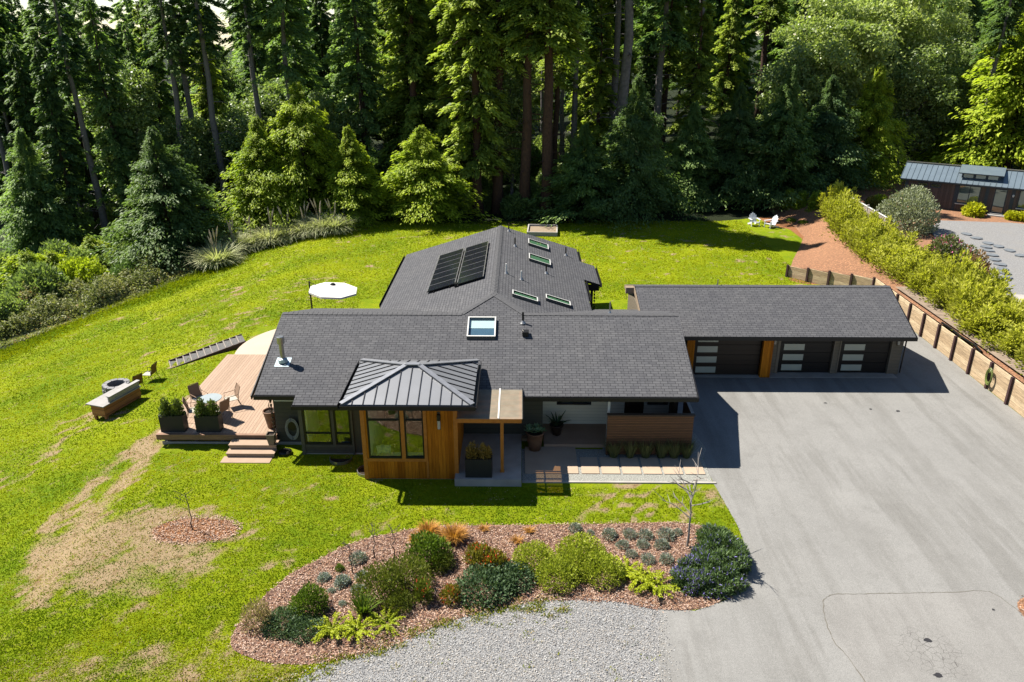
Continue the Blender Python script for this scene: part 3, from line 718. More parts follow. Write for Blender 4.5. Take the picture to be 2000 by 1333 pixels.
# other walls
mb = MB(); wall(mb, 'x', 27.6, .15, -9.95, -8.7, .0, 2.66); wall(mb, 'y', -9.95, .15, 27.752, 36.3, .0, 2.66)
mb.quad((-9.93, 27.6, 2.66), (-9.93, 31.88, 4.06), (-9.93, 36.3, 2.66))
part("siding_wall", mb, M['olive'], house)
mb = MB(); wall(mb, 'x', 28.02, .15, -2.31, .95, .0, 2.8, [(-1.95, -1.2, .95, 2.05)]); wall(mb, 'y', .80, .15, 28.172, 29.2, .0, 2.8)
part("entry_wall", mb, M['olive'], house); window(house, -1.95, -1.2, .95, 2.05, 28.02, fw=.07)
mb = MB(); wall(mb, 'x', 29.2, .15, .951, 3.75, .0, 3.1, [(1.58, 3.04, 1.08, 1.8)]); part("porch_wall", mb, M['porch_wall'], house)
window(house, 1.58, 3.04, 1.08, 1.8, 29.2, bars_x=(2.3,))
mb = MB(); wall(mb, 'x', 29.2, .15, 3.751, 6.45, .0, 3.1, [(4.46, 5.28, .15, 2.2), (5.42, 6.28, 1.1, 1.75)]); part("side_porch_wall", mb, M['grey_wall'], house)
window(house, 5.42, 6.28, 1.1, 1.75, 29.2)
mb = MB(); mb.box((4.46, 29.22, .15), (5.28, 29.27, 2.2)); dr = part("front_door", mb, M['door'], house)
mb = MB(); mb.tube([(4.56, 29.2, 1.1), (4.56, 29.14, 1.1), (4.66, 29.14, 1.1)], .014, 6); part("handle", mb, M['steel'], dr)
mb = MB(); mb.box((3.50, 27.25, .15), (3.60, 27.35, 2.6)); part("porch_post", mb, M['white'], house)
mb = MB(); mb.box((6.35, 28.2, .0), (6.50, 29.2, 2.95)); wall(mb, 'y', 6.452, .15, 29.2, 36.3, .0, 2.66); mb.quad((6.59, 29.2, 2.66), (6.59, 31.88, 4.06), (6.59, 36.3, 2.66)); wall(mb, 'x', 36.3, .15, -9.95, 6.6, .0, 2.6)
part("end_wall", mb, M['brown_trim'], house)
mb = MB(); wall(mb, 'y', -6.55, .15, 36.46, 45.7, .0, 2.8); wall(mb, 'y', 2.95, .15, 36.46, 45.7, .0, 2.95); wall(mb, 'x', 45.7, .15, -6.55, 3.1, .0, 2.82); mb.quad((-6.5, 45.8, 2.8), (-1.2, 45.8, 4.5), (3.05, 45.8, 2.95))
mb.box((3.9, 40.3, 0), (4.03, 40.43, 2.78)); mb.box((3.9, 43.3, 0), (4.03, 43.43, 2.78))
part("wing_wall", mb, M['olive'], house)
mb = MB(); mb.box((3.4, 40.115, 2.5), (4.34, 40.15, 2.86)); part("bump_fascia", mb, M['trim'], house)
# rooms behind the glass
mb = MB(); mb.box((-9.78, 27.76, .1), (.75, 30.9, .25), 1); mb.box((-9.78, 30.9, .25), (.75, 31.0, 2.6)); mb.box((-8.5, 26.96, .1), (-5.9, 27.76, .25), 1)
mb.box((-5.66, 25.18, .1), (-2.5, 27.76, .25), 1); mb.box((-5.66, 25.18, .25), (-2.5, 25.62, .82)); mb.box((-5.675, 25.18, .25), (-5.60, 28.3, 3.1)); mb.box((-2.53, 25.18, .82), (-2.49, 28.3, 3.1)); mb.box((-8.525, 26.96, .25), (-8.47, 28.6, 2.25))
mb.box((-9.7, 27.0, 2.28), (-6.0, 30.9, 2.32)); mb.box((-5.6, 25.2, 3.14), (-2.53, 28.3, 3.17))
part("room", mb, [M['white'], plain("oak_floor", (.38, .27, .16), rough=.4)], house)
for x, rz, lab in ((-5.28, .2, "pale green cushion propped in the cedar room's window, left one"), (-5.05, -.35, "pale green cushion lying against its twin in the cedar room's window")):
    mb = MB(); mb.lathe([(.0, -.06), (.16, -.05), (.235, -.01), (.235, .01), (.16, .05), (0, .06)], 4, a0=R(45), a1=R(405))
    o = link("cushion", mb.mesh("cushion", plain("cushion_cloth", (.56, .58, .28), rough=.9)), smooth=False)
    o.location = (x, 25.42, 1.06); o.rotation_euler = (R(65), 0, R(20)+rz); tag(o, lab, "cushion", "cushions in the front window")
# wall lamp on the cedar
def wall_lamp(parent, x, y, z0, z1, r=.055):
    mb = MB(); mb.box((x-.05, y-.02, z0-.08), (x+.05, y, z1+.08)); o = part("wall_lamp", mb, M['brown_trim'], parent)
    mb = MB(); mb.lathe([(r, z0), (r, (z0+z1)/2+.05)], 10, (x, y-.09, 0)); mb.lathe([(0, z0), (r, z0)], 10, (x, y-.09, 0)); part("lamp_shade", mb, plain("pale_lamp", (.62, .58, .5), rough=.4), o)
    mb = MB(); mb.lathe([(r+.012, (z0+z1)/2+.05), (r+.012, z1), (0, z1)], 10, (x, y-.09, 0)); part("lamp_cap", mb, M['trim'], o)
wall_lamp(house, -2.965, 24.998, 2.25, 2.83)
# entry canopy: beams, panel, post
mb = MB()
mb.box((-2.28, 24.86, 2.52), (.08, 24.98, 2.69)); mb.box((-2.28, 27.75, 2.56), (.08, 27.85, 2.69)); mb.box((-.02, 24.982, 2.54), (.08, 27.748, 2.69))
for k in range(1, 6): mb.box((-2.28, 24.98+k*.46, 2.58), (-.022, 25.03+k*.46, 2.688))
cn = part("canopy_frame", mb, M['cedar_trim'], house)
mb = MB(); mb.box((-2.3, 24.82, 2.70), (.10, 27.9, 2.715)); part("canopy_panel", mb, M['poly'], cn)
mb = MB(); mb.box((-.80, 24.84, 2.716), (-.75, 27.9, 2.735)); part("panel_joint", mb, M['canvas'], cn)
mb = MB(); mb.box((.10, 24.8, 2.55), (.13, 27.9, 2.74)); part("canopy_edge", mb, M['trim'], cn)
mb = MB(); mb.box((-.71, 25.06, .32), (-.59, 25.18, 2.52)); mb.box((-.73, 25.04, .30), (-.57, 25.20, .34)); part("canopy_post", mb, M['cedar_trim'], house)
# skylights
def skylight(cx, cy, w, l, zfun, along, gl='sky_glass', h=.16):
    mb = MB(); g = MB()
    def P(a, b, up):     # a across x, b along y
        x = cx+a; y = cy+b; return (x, y, zfun(x, y)+up)
    e = .055
    xs = [-w/2, -w/2+e, w/2-e, w/2]; ys = [-l/2, -l/2+e, l/2-e, l/2]
    for x0, x1, y0, y1 in ((xs[0], xs[1], ys[0], ys[3]), (xs[2], xs[3], ys[0], ys[3]), (xs[1], xs[2], ys[0], ys[1]), (xs[1], xs[2], ys[2], ys[3])):
        c = [P(x0, y0, h), P(x1, y0, h), P(x1, y1, h), P(x0, y1, h)]; mb.quad(*c)
        d = [(p[0], p[1], p[2]-h) for p in c]
        for i in range(4): mb.quad(c[i], d[i], d[(i+1) % 4], c[(i+1) % 4], m=1)
    o = part("skylight", mb, [M['white'], plain("skylight_curb", (.10, .10, .09), rough=.5, bmp=0)], house)
    g.quad(P(xs[1], ys[1], h-.02), P(xs[2], ys[1], h-.02), P(xs[2], ys[2], h-.02), P(xs[1], ys[2], h-.02)); part("pane", g, M[gl], o)
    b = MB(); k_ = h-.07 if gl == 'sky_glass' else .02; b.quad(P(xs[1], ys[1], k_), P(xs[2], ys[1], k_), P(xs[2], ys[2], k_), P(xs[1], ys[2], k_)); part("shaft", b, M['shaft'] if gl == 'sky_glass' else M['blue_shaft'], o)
    return o
M['shaft'] = plain("skylight_shaft", (.16, .27, .18), rough=.6, bmp=0)
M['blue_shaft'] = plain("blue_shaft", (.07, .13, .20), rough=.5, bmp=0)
M['sky_blue'] = glass("clear_skylight", (.82, .95, .96), .08)
EZ = lambda x, y: ze(x); MZ = lambda x, y: zf(y)
skylight(1.07, 44.1, 1.2, 1.05, EZ, 0); skylight(1.08, 40.92, 1.2, 1.05, EZ, 0); skylight(.24, 33.93, 1.2, .6, EZ, 0); skylight(1.83, 34.82, 1.2, .6, EZ, 0)
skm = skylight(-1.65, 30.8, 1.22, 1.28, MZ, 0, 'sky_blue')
mb = MB(); mb.quad((-2.2, 30.85, zf(30.85)+.03), (-1.1, 30.85, zf(30.85)+.03), (-1.1, 31.38, zf(31.38)+.03), (-2.2, 31.38, zf(31.38)+.03)); part("shaft_light_patch", mb, M['white'], skm)  # pale quad paints the sunlit upper part of the shaft over the blue
# vents and flue
def vent(x, y, z, h, r, m, base='steel'):
    mb = MB(); mb.tube([(x, y, z-.1), (x, y, z+h)], r, 8); o = part("vent_pipe", mb, M[m], house)
    mb = MB(); mb.lathe([(r*3.2, -.0), (r*2.2, .05), (r, .12)], 10, (x, y, z)); part("flashing", mb, M[base], o)
for x, y, h, m in ((-.7, 45.4, .5, 'darkpot'), (-.3, 42.46, .5, 'black'), (-.7, 36.89, .5, 'white'), (.06, 36.64, .45, 'white'), (1.38, 39.04, .5, 'black'), (2.69, 43.95, .5, 'black')):
    vent(x, y, ze(x), h, .04, m)
vent(.13, 31.24, zf(31.24), .5, .045, 'black')
vent(4.05, 32.6, zb(32.6), .55, .03, 'steel')
mb = MB(); y, z = 30.45, zf(30.45); mb.box((.10, y-.14, z), (.36, y+.14, z+.16)); mb.box((.08, y-.17, z+.16), (.38, y+.17, z+.2)); part("roof_vent", mb, M['trim'], house)
x, y = -9.72, 28.75; z = zf(y)
mb = MB(); mb.tube([(x, y, z-.1), (x, y, z+.95)], .095, 16); fl = part("stove_flue", mb, M['steel'], house, smooth=False)
mb = MB(); mb.lathe([(.10, .82), (.15, .84), (.15, 1.12), (.13, 1.14), (0, 1.14)], 16, (x, y, z)); part("flue_cap", mb, M['steel'], fl)
mb = MB(); mb.lathe([(.20, .02), (.17, .16), (.10, .2)], 14, (x, y, z)); mb.slab([(x-.3, y-.28, zf(y-.28)+.012), (x+.3, y-.28, zf(y-.28)+.012), (x+.3, y+.25, zf(y+.25)+.012), (x-.3, y+.25, zf(y+.25)+.012)], .01, 0, 0); part("flue_flashing", mb, plain("zinc", (.50, .60, .64), rough=.35, metal=.6, bmp=0), fl)
# solar panels: two columns of seven
for cx0, cx1, y0, y1 in ((-4.66, -3.22, 36.30, 42.85), (-3.14, -1.80, 36.05, 42.80)):
    for k in range(7):
        a = y0+(y1-y0)*k/7; b = y0+(y1-y0)*(k+1)/7-.035; mb = MB()
        c = [(cx0, a, zw(cx0)+.14), (cx1, a, zw(cx1)+.14), (cx1, b, zw(cx1)+.14), (cx0, b, zw(cx0)+.14)]
        mb.slab(c, .045, 0, 1)
        o = part("solar_panel", mb, [M['solar'], M['black']], house)
        f = MB(); e = .045; zz = lambda x: zw(x)+.145
        for x0, x1_, ya, yb in ((cx0, cx1, b-e, b), (cx0, cx0+e, a, b-e), (cx1-e, cx1, a, b-e)):
            f.quad((x0, ya, zz(x0)), (x1_, ya, zz(x1_)), (x1_, yb, zz(x1_)), (x0, yb, zz(x0)))
        part("panel_frame", f, M['steel'] if k < 7 else M['black'], o)
mb = MB()
for xx in (-4.3, -3.5, -2.8, -2.1): mb.box((xx-.02, 36.2, zw(xx)+.0), (xx+.02, 42.7, zw(xx)+.08))
mb.box((-3.25, 36.0, zw(-3.2)+.02), (-3.1, 36.25, zw(-3.2)+.2)); part("panel_rail", mb, M['black'], house)
mb = MB(); mb.tube([(-9.86, 27.1, .1), (-9.86, 27.1, 2.5)], .012, 5)
for k in range(12): mb.lathe([(.02, 0), (.055, .12), (.05, .125), (.018, .02)], 8, (-9.86, 27.1, .25+k*.19))
part("rain_chain", mb, M['brown_trim'], house)
mb = MB(); mb.tube([(4.1, 40.15, .1), (4.1, 40.15, 2.75)], .012, 5)
for k in range(14): mb.lathe([(.02, 0), (.055, .12), (.05, .125), (.018, .02)], 8, (4.1, 40.15, .1+k*.19))
part("rain_chain", mb, M['trim'], house)
mb = MB(); mb.box((-9.98, 27.56, -.3), (-8.7, 27.599, .12)); mb.box((-8.66, 26.82, -.3), (-5.85, 26.95, .06)); mb.box((-5.80, 25.03, -.3), (-2.34, 25.2, .03)); part("foundation", mb, M['concrete'], house)

# ------------------------------------------------------------------ garage
garage = thing("garage", "low three door garage with dark shingle roof beside the paved drive", "garage", (13, 37.5, 0))
zg = lambda y: 2.45+.3213*(y-33.6)
mb = MB(); mb.slab(f3([(5.95, 33.6), (18.6, 33.6), (18.82, 37.49), (5.86, 37.49)], zg), .13)
mb.slab([(5.86, 37.49, 3.70), (18.82, 37.49, 3.70), (18.6, 41.4, 2.45), (5.95, 41.4, 2.45)], .13)
part("roof", mb, [M['shingle'], M['trim']], garage)
caps("ridge_cap", [((18.82, 37.49, 3.7), (5.86, 37.49, 3.7), S, S)], garage)
mb = MB(); gutter(mb, 7.0, 18.62, 33.6, 2.45); part("gutter", mb, M['trim'], garage)
mb = MB(); mb.bar((18.66, 33.6, 2.33), (18.86, 37.49, 3.58), .03, .2); part("barge_board", mb, M['trim'], garage)
M['tan_trim'] = plain("tan_trim", (.36, .27, .18), rough=.7)
mb = MB(); mb.bar((5.92, 33.65, 2.33), (5.82, 37.49, 3.58), .04, .22); mb.bar((5.82, 37.49, 3.58), (5.92, 41.4, 2.33), .04, .22); part("barge_board", mb, M['tan_trim'], garage)
mb = MB(); mb.box((5.4, 37.3, 3.3), (5.85, 37.55, 3.62)); part("ridge_beam", mb, M['tan_trim'], garage)
mb = MB(); mb.box((6.05, 36.7, 0), (6.2, 36.85, 3.2)); part("post", mb, M['tan_trim'], garage)
gh = [(8.52, 11.76, 0, 2.22)]
mb = MB(); wall(mb, 'x', 34.55, .12, 8.1, 11.8, 0, 2.75, gh); part("cedar_wall", mb, M['brown_trim'], garage)
mb = MB(); mb.box((8.12, 34.50, .0), (8.50, 34.548, 2.7)); part("cedar_pillar", mb, M['cedar'], garage)
mb = MB(); mb.box((11.76, 34.30, .0), (12.24, 34.84, 2.62)); part("cedar_pillar", mb, M['cedar'], garage)
dh = [(12.76, 15.36, 0, 2.16), (15.70, 18.16, 0, 2.16)]
mb = MB(); wall(mb, 'x', 34.8, .2, 12.241, 18.72, 0, 2.78, dh); wall(mb, 'y', 18.52, .2, 35.002, 41.0, 0, 2.6); mb.quad((18.6, 35, 2.6), (18.6, 37.49, 3.58), (18.6, 40.9, 2.6)); wall(mb, 'x', 41.0, .15, 6.1, 18.72, 0, 2.5); wall(mb, 'y', 6.1, .15, 36.9, 41, 0, 2.5)
part("siding_wall", mb, M['taupe'], garage)
mb = MB(); mb.box((12.24, 34.76, 2.18), (18.74, 34.798, 2.4)); mb.box((12.62, 34.77, 0), (12.74, 34.798, 2.18)); mb.box((15.36, 34.77, 0), (15.42, 34.798, 2.18)); mb.box((15.64, 34.77, 0), (15.70, 34.798, 2.18)); mb.box((18.16, 34.77, 0), (18.22, 34.798, 2.18)); part("door_trim", mb, plain("taupe_trim", (.24, .20, .15), rough=.6), garage)
def gdoor(x0, x1, y, mat, wx0, ww, h=2.18):
    mb = MB()
    for k in range(4): mb.box((x0, y, .012+k*h/4), (x1, y+.05, (k+1)*h/4))
    o = part("garage_door", mb, M[mat], garage)
    for k in range(4):
        w = MB(); z0 = k*h/4+.13; w.box((wx0, y-.015, z0), (wx0+ww, y-.002, z0+.32)); part("door_window", w, M['frost'], o)
gdoor(8.54, 11.74, 34.6, 'door', 8.66, .98); gdoor(12.78, 15.34, 34.93, 'door_black', 12.98, 1.0); gdoor(15.72, 18.14, 34.93, 'door_black', 15.93, 1.0)
wall_lamp(garage, 12.43, 34.8, 1.62, 1.92, .06); wall_lamp(garage, 18.42, 34.8, 1.62, 1.92, .06)
mb = MB(); mb.box((8.3, 34.3, .0), (18.5, 34.9, .02)); part("door_sill", mb, M['concrete'], garage)
mb = MB(); mb.tube([(18.55, 33.6, 2.3), (18.75, 34.2, 2.2), (18.78, 34.7, 2.15), (18.78, 34.76, .1)], .035, 6); part("downspout", mb, M['trim'], garage)
mb = MB(); mb.tube([(10.1, 37.55, 3.5), (10.1, 37.55, 4.0)], .03, 6); part("vent_pipe", mb, M['steel'], garage)

# ------------------------------------------------------------------ deck with steps
deck = thing("deck", "brown board deck with three front steps along the left side of the house", "deck", (-12.4, 31.5, 0))
mb = MB(); mb.box((-14.82, 27.5, .52), (-9.96, 35.62, .55)); mb.box((-8.72, 27.35, .3), (-8.7, 27.4, .31)); part("deck_boards", mb, M['deck'], deck)
mb = MB(); mb.box((-14.84, 27.35, .521), (-9.9, 27.498, .551)); mb.box((-14.87, 27.42, .27), (-9.9, 27.45, .519)); mb.box((-14.86, 27.45, .27), (-14.83, 35.6, .519)); part("deck_fascia", mb, M['deck_edge'], deck)
mb = MB(); mb.box((-14.75, 27.58, -.12), (-11.6, 27.63, .1)); mb.box((-14.7, 27.7, -.6), (-14.6, 35.4, .1))
for k in range(4): mb.box((-14.6+k*1.1, 27.8, -.4), (-14.48+k*1.1, 27.92, .5))
part("skirt_board", mb, M['grey_wood'], deck)
for k, (y0, z) in enumerate(((26.86, .37), (26.5, .19))):
    mb = MB(); mb.box((-11.72+.0, y0, z-.04), (-9.78, 27.34 if k == 0 else 26.9, z)); mb.box((-11.70, y0+.03, z-.17), (-9.8, y0+.06, z-.042)); part("step", mb, M['step'], deck)
mb = MB(); mb.box((-11.82, 26.08, 0), (-9.86, 26.56, .03)); part("step", mb, M['step'], deck)

# ------------------------------------------------------------------ things on and around the deck
def chair_parts(root, fm, sm, bm_):
    """sling armchair facing +x"""
    r = .014
    for s in (-1, 1):
        y = s*.27
        mb = MB(); mb.tube([(.25, y, 0), (.24, y, .42), (.22, y, .62), (-.18, y, .64), (-.25, y, .66)], r, 6); part("front_leg", mb, M[fm], root, True)
        mb = MB(); mb.tube([(-.36, y, 0), (-.22, y, .38), (-.25, y, .66), (-.36, y*.92, .98)], r, 6); part("rear_leg", mb, M[fm], root, True)
    mb = MB(); mb.tube([(-.36, -.25, .98), (-.37, 0, 1.0), (-.36, .25, .98)], r, 6); part("top_rail", mb, M[fm], root, True)
    mb = MB(); mb.box((-.20, -.25, .40), (.25, .25, .425)); part("seat", mb, M[sm], root, True)
    mb = MB(); mb.slab([(-.20, -.25, .42), (-.20, .25, .42), (-.36, .24, .97), (-.36, -.24, .97)], .012, 0, 0); part("backrest", mb, M[bm_], root, True)
def build_patio_chair():
    t = thing("patio_chair", "", "chair"); chair_parts(t, 'mesh', 'seat_cloth', 'mesh'); return t
M['camp_back'] = plain("orange_brown_sling", (.30, .14, .05), rough=.8)
def build_lawn_chair():
    t = thing("lawn_chair", "", "chair"); chair_parts(t, 'black', 'seat_cloth', 'camp_back'); return t
pc = Once(build_patio_chair)
G = "patio chairs round the table on the deck"
for x, y, a, lab in ((-13.95, 29.85, -35, "brown mesh patio chair behind the glass table at its far left"), (-12.55, 29.85, 215, "brown mesh patio chair at the far right of the glass table, seen from its side"),
                     (-13.75, 28.75, 20, "brown mesh patio chair at the left of the table, behind the two box planters"), (-12.62, 28.75, 150, "brown mesh patio chair nearest the steps, partly behind the planter shrubs")):
    pc.put((x, y, .55), R(a), 1.0, lab, "chair", G, "patio_chair")
t = thing("patio_table", "round grey glass topped table with thin metal legs on the deck", "table", (-13.2, 29.25, .55))
mb = MB(); mb.lathe([(0, .70), (.46, .70), (.47, .715), (.46, .73), (0, .73)], 24); part("tabletop", mb, M['tabletop'], t, True)
for k in range(4):
    a = R(45+90*k); mb = MB(); mb.tube([(.38*math.cos(a), .38*math.sin(a), 0), (.2*math.cos(a), .2*math.sin(a), .4), (.36*math.cos(a), .36*math.sin(a), .7)], .014, 6); part("leg", mb, M['mesh'], t, True)
def box_planter(x, y, z, w, d, h, lab):
    t = thing("box_planter", lab, "planter", (x, y, z)); e = .035; mb = MB()
    mb.box((-w/2, -d/2, 0), (w/2, -d/2+e, h)); mb.box((-w/2, d/2-e, 0), (w/2, d/2, h)); mb.box((-w/2, -d/2+e, 0), (-w/2+e, d/2-e, h)); mb.box((w/2-e, -d/2+e, 0), (w/2, d/2-e, h)); mb.box((-w/2+e, -d/2+e, 0), (w/2-e, d/2-e, .05))
    part("box", mb, M['planter'], t, True)
    mb = MB(); mb.box((-w/2+e, -d/2+e, h-.12), (w/2-e, d/2-e, h-.06)); part("soil", mb, M['soil'], t, True)
    return t
box_planter(-14.22, 27.78, .551, .98, .42, .74, "charcoal box planter at the deck's outer front corner")
box_planter(-12.76, 27.78, .551, .98, .42, .74, "charcoal box planter on the deck front beside the steps")
box_planter(-1.52, 24.92, .30, 1.0, .5, .78, "black box planter on the entry platform beside the cedar room")
def pot(name, lab, x, y, z, r0, r1, h, mat, soil=True, sq=False):
    t = thing(name, lab, "pot", (x, y, z), R(45) if sq else 0); n = 4 if sq else 22
    mb = MB(); mb.lathe([(0, 0), (r0, 0), ((r0+r1)*.52, h*.55), (r1, h*.94), (r1*1.05, h*.95), (r1*1.05, h), (r1*.9, h), (r1*.86, h-.1)], n); part("body", mb, M[mat], t, True, smooth=not sq)
    mb = MB(); mb.lathe([(r1*.87, h-.08), (0, h-.06)], n); part("soil", mb, M['soil'], t, True)
    return t
M['khaki'] = plain("khaki_pot", (.20, .165, .115), rough=.5)
pot("tall_pot", "tall tan round pot on the deck at the house corner", -10.28, 28.05, .55, .17, .29, .78, 'terracotta')
pot("square_pot", "small dark square pot standing on the deck steps", -9.98, 26.98, .37, .15, .23, .48, 'khaki', sq=True)
pot("agave_pot", "large brown clay pot with a pale green rosette plant by the porch", .62, 27.25, .05, .24, .36, .80, 'terracotta')
pot("dark_pot", "small dark glazed pot with a leafy plant on the porch floor", 1.55, 28.3, .15, .17, .28, .48, 'darkpot')
mb = MB(); mb.lathe([(0, 0), (.24, 0), (.27, .04), (.27, .1), (.2, .14), (0, .15)], 20); o = link("round_lid", mb.mesh("round_lid", M['black']), smooth=False); o.location = (-9.45, 26.85, 0); tag(o, "low round black box lying on the grass right of the deck steps", "lid")
t = thing("hose_reel", "pale grey garden hose coiled on a black wall hanger left of the bay window", "hose", (-9.25, 27.5, .9))
mb = MB(); mb.lathe([(0, -.05), (.20, -.05), (.20, .05), (0, .05)], 16); mb.v = [(x, z+.03, y) for x, y, z in mb.v]; part("hanger", mb, M['black'], t, True)
mb = MB()
for k in range(6):
    r = .26+.02*k; mb.tube([(r*math.cos(a)*.75, -.05-.012*(k % 3), r*1.35*math.sin(a)-.10) for a in np.linspace(0, 2*math.pi, 22)], .014, 5, cap=False)
part("coil", mb, M['greyhose'], t, True)
# cantilever parasol on the rear patio
t = thing("parasol", "cream octagonal cantilever parasol with a black mast on the rear patio", "parasol", (-11.35, 39.3, .5))
mb = MB(); mb.box((-.45, -.45, 0), (.45, .45, .07)); part("base", mb, M['black'], t, True)
mb = MB(); mb.tube([(0, 0, .07), (0, 0, 2.75)], .045, 10); mb.box((-.08, -.08, 2.0), (.08, .08, 2.2)); part("mast", mb, M['black'], t, True)
cx, cy, cz = 1.35, -.35, 2.42
mb = MB(); mb.tube([(0, 0, 2.72), (.55, -.15, 2.52)], .018, 6); mb.tube([(0, 0, 2.1), (.5, -.15, 2.3), (cx, cy, cz+.12)], .03, 8); part("arm", mb, M['black'], t, True)
ca = MB(); pk = (cx, cy, cz+.30); ring = []
for k in range(8):
    a = R(22.5+45*k+8); ring.append((cx+1.32*math.cos(a), cy+1.32*math.sin(a), cz-.12*math.cos(a)*.9-.02))
for k in range(8): ca.quad(pk, ring[k], ring[(k+1) % 8])
for k in range(8):
    p, q = ring[k], ring[(k+1) % 8]; ca.quad(p, (p[0], p[1], p[2]-.1), (q[0], q[1], q[2]-.1), q)
part("canopy", ca, M['canvas'], t, True)
mb = MB()
for k in range(8): mb.tube([(pk[0], pk[1], pk[2]-.05), (ring[k][0], ring[k][1], ring[k][2]-.03)], .012, 5)
mb.lathe([(.16, .0), (.1, .07), (0, .09)], 10, (pk[0], pk[1], pk[2]-.03)); part("rib", mb, M['black'], t, True)
M['stair_wood'] = plain("stair_timber", (.36, .31, .27), (.28, .24, .21), 5, .85)
M['stair_gravel'] = gravel_mat("dark_step_gravel", (.24, .23, .22), (.14, .135, .13), (.2, .19, .17), 22)
# gravel filled timber steps running down the slope
p0 = Vector((-18.35, 36.55, 0)); p1 = Vector((-14.95, 38.35, 0)); d = (p1-p0); L = d.length; d.normalize(); nrm = Vector((-d.y, d.x, 0)); rz = math.atan2(d.y, d.x)
t = thing("garden_steps", "long flight of shallow timber edged gravel steps climbing to the patio", "steps", (p0.x, p0.y, 0), rz)
n = 11
za, zb_ = float(gz(p0.x, p0.y))+.06, .34
for k in range(n):
    x0 = L*k/n; x1 = L*(k+1)/n; z = za+(zb_-za)*k/(n-1)
    mb = MB(); mb.box((x0, -.55, z-.16), (x0+.05, .55, z)); part("riser", mb, M['stair_wood'], t, True)
    mb = MB(); mb.box((x0+.05, -.5, z-.3), (x1, .5, z-.03)); part("tread", mb, M['stair_gravel'], t, True)
for s in (-1, 1):
    mb = MB(); mb.bar((0, s*.57, za-.08), (L, s*.57, zb_-.06), .05, .2); part("side_board", mb, M['wall_post'], t, True)
# fire pit, bench and lawn chairs on the slope
fx, fy = -20.05, 34.25; fz = float(gz(fx, fy))
t = thing("fire_pit", "round grey stone block fire pit on the left slope", "fire pit", (fx, fy, fz))
for ring_, (z0, off) in enumerate(((0, 0), (.19, 18))):
    for k in range(10):
        a = R(36*k+off); mb = MB(); mb.box((.40, -.155, z0-(.12 if ring_ == 0 else 0)), (.62, .155, z0+.18)); ca_, sa_ = math.cos(a), math.sin(a); j = rnd.uniform(.97, 1.04)
        mb.v = [((x*ca_-y*sa_)*j, (x*sa_+y*ca_)*j, z) for x, y, z in mb.v]; part("stone_block", mb, M['stone'], t, True)
mb = MB(); mb.lathe([(.42, .05), (0, .07)], 14); part("ash", mb, M['soil'], t, True)
bx, by = -18.72, 31.75; bz = float(gz(bx, by)); a = math.atan2(2.25, .72)
t = thing("wooden_bench", "cedar storage bench with a pale seat and boarded back facing away from the deck", "bench", (bx, by, bz), a)
mb = MB(); mb.box((-1.1, -.36, .16), (1.1, .38, .66)); part("bench_box", mb, M['bench'], t, True)
mb = MB(); mb.box((-1.15, -.40, .665), (1.15, .60, .71)); part("seat", mb, M['grey_wood'], t, True)
mb = MB(); mb.box((-.72, -.34, .712), (1.12, -.28, .98)); mb.box((-.74, -.42, .98), (1.14, -.22, 1.02)); part("backrest", mb, M['grey_wood'], t, True)
for x, y in ((-1.0, -.3), (1.0, -.3), (-1.0, .3), (1.0, .3)):
    mb = MB(); mb.box((x-.06, y-.06, -.3), (x+.06, y+.06, .158)); part("leg", mb, M['bench'], t, True)
lc = Once(build_lawn_chair)
for x, y, ang, lab in ((-18.55, 34.75, 175, "dark framed lawn chair with a pale seat standing clear of the fire pit"), (-18.75, 33.6, 150, "dark framed lawn chair with an orange back between bench and fire pit")):
    lc.put((x, y, float(gz(x, y))), R(ang), 1.0, lab, "chair", "lawn chairs by the fire pit", "lawn_chair")
# window wells
def well(x, y, r, lab, a0=0, a1=360):
    mb = MB(); mb.lathe([(r, -.2), (r, .12), (r+.03, .12), (r+.03, -.2)], 24, a0=R(a0), a1=R(a1)); o = link("window_well", mb.mesh("window_well", M['steel'])); o.location = (x, y, 0); tag(o, lab, "window well", "metal window wells")
    mb = MB(); mb.lathe([(r-.01, .02), (0, .02)], 20, a0=R(a0), a1=R(a1)); p = part("well_floor", mb, M['soil'], o, True)
well(-7.1, 26.42, .42, "round metal window well on the ground under the bay windows", 175, 365)
well(-5.86, 25.5, .38, "round metal window well against the cedar room's left side", 90, 270)

# slatted screen by the porch
t = thing("slat_screen", "dark horizontal slat screen wall at the right end of the porch", "screen", (5.1, 26.8, 0))
mb = MB(); mb.box((3.46, 26.78, .1), (6.84, 26.82, 1.84)); part("slats", mb, M['slat'], t)
mb = MB(); mb.box((6.80, 26.83, .1), (6.84, 28.6, 1.84)); part("side_slats", mb, boards("side_slats", (.20, .085, .038), (.14, .06, .028), .075, 'z', .25, (.012, .006, .004), .55), t)
for x in (3.46, 5.1, 6.72):
    mb = MB(); mb.box((x, 26.83, 0), (x+.08, 26.91, 1.84)); part("post", mb, M['brown_trim'], t)
mb = MB(); mb.box((3.44, 26.74, 1.842), (6.88, 26.94, 1.875)); part("top_cap", mb, M['brown_trim'], t)
mb = MB(); mb.box((6.76, 26.942, 1.842), (6.88, 28.62, 1.875)); part("side_cap", mb, M['grey_wood'], t)

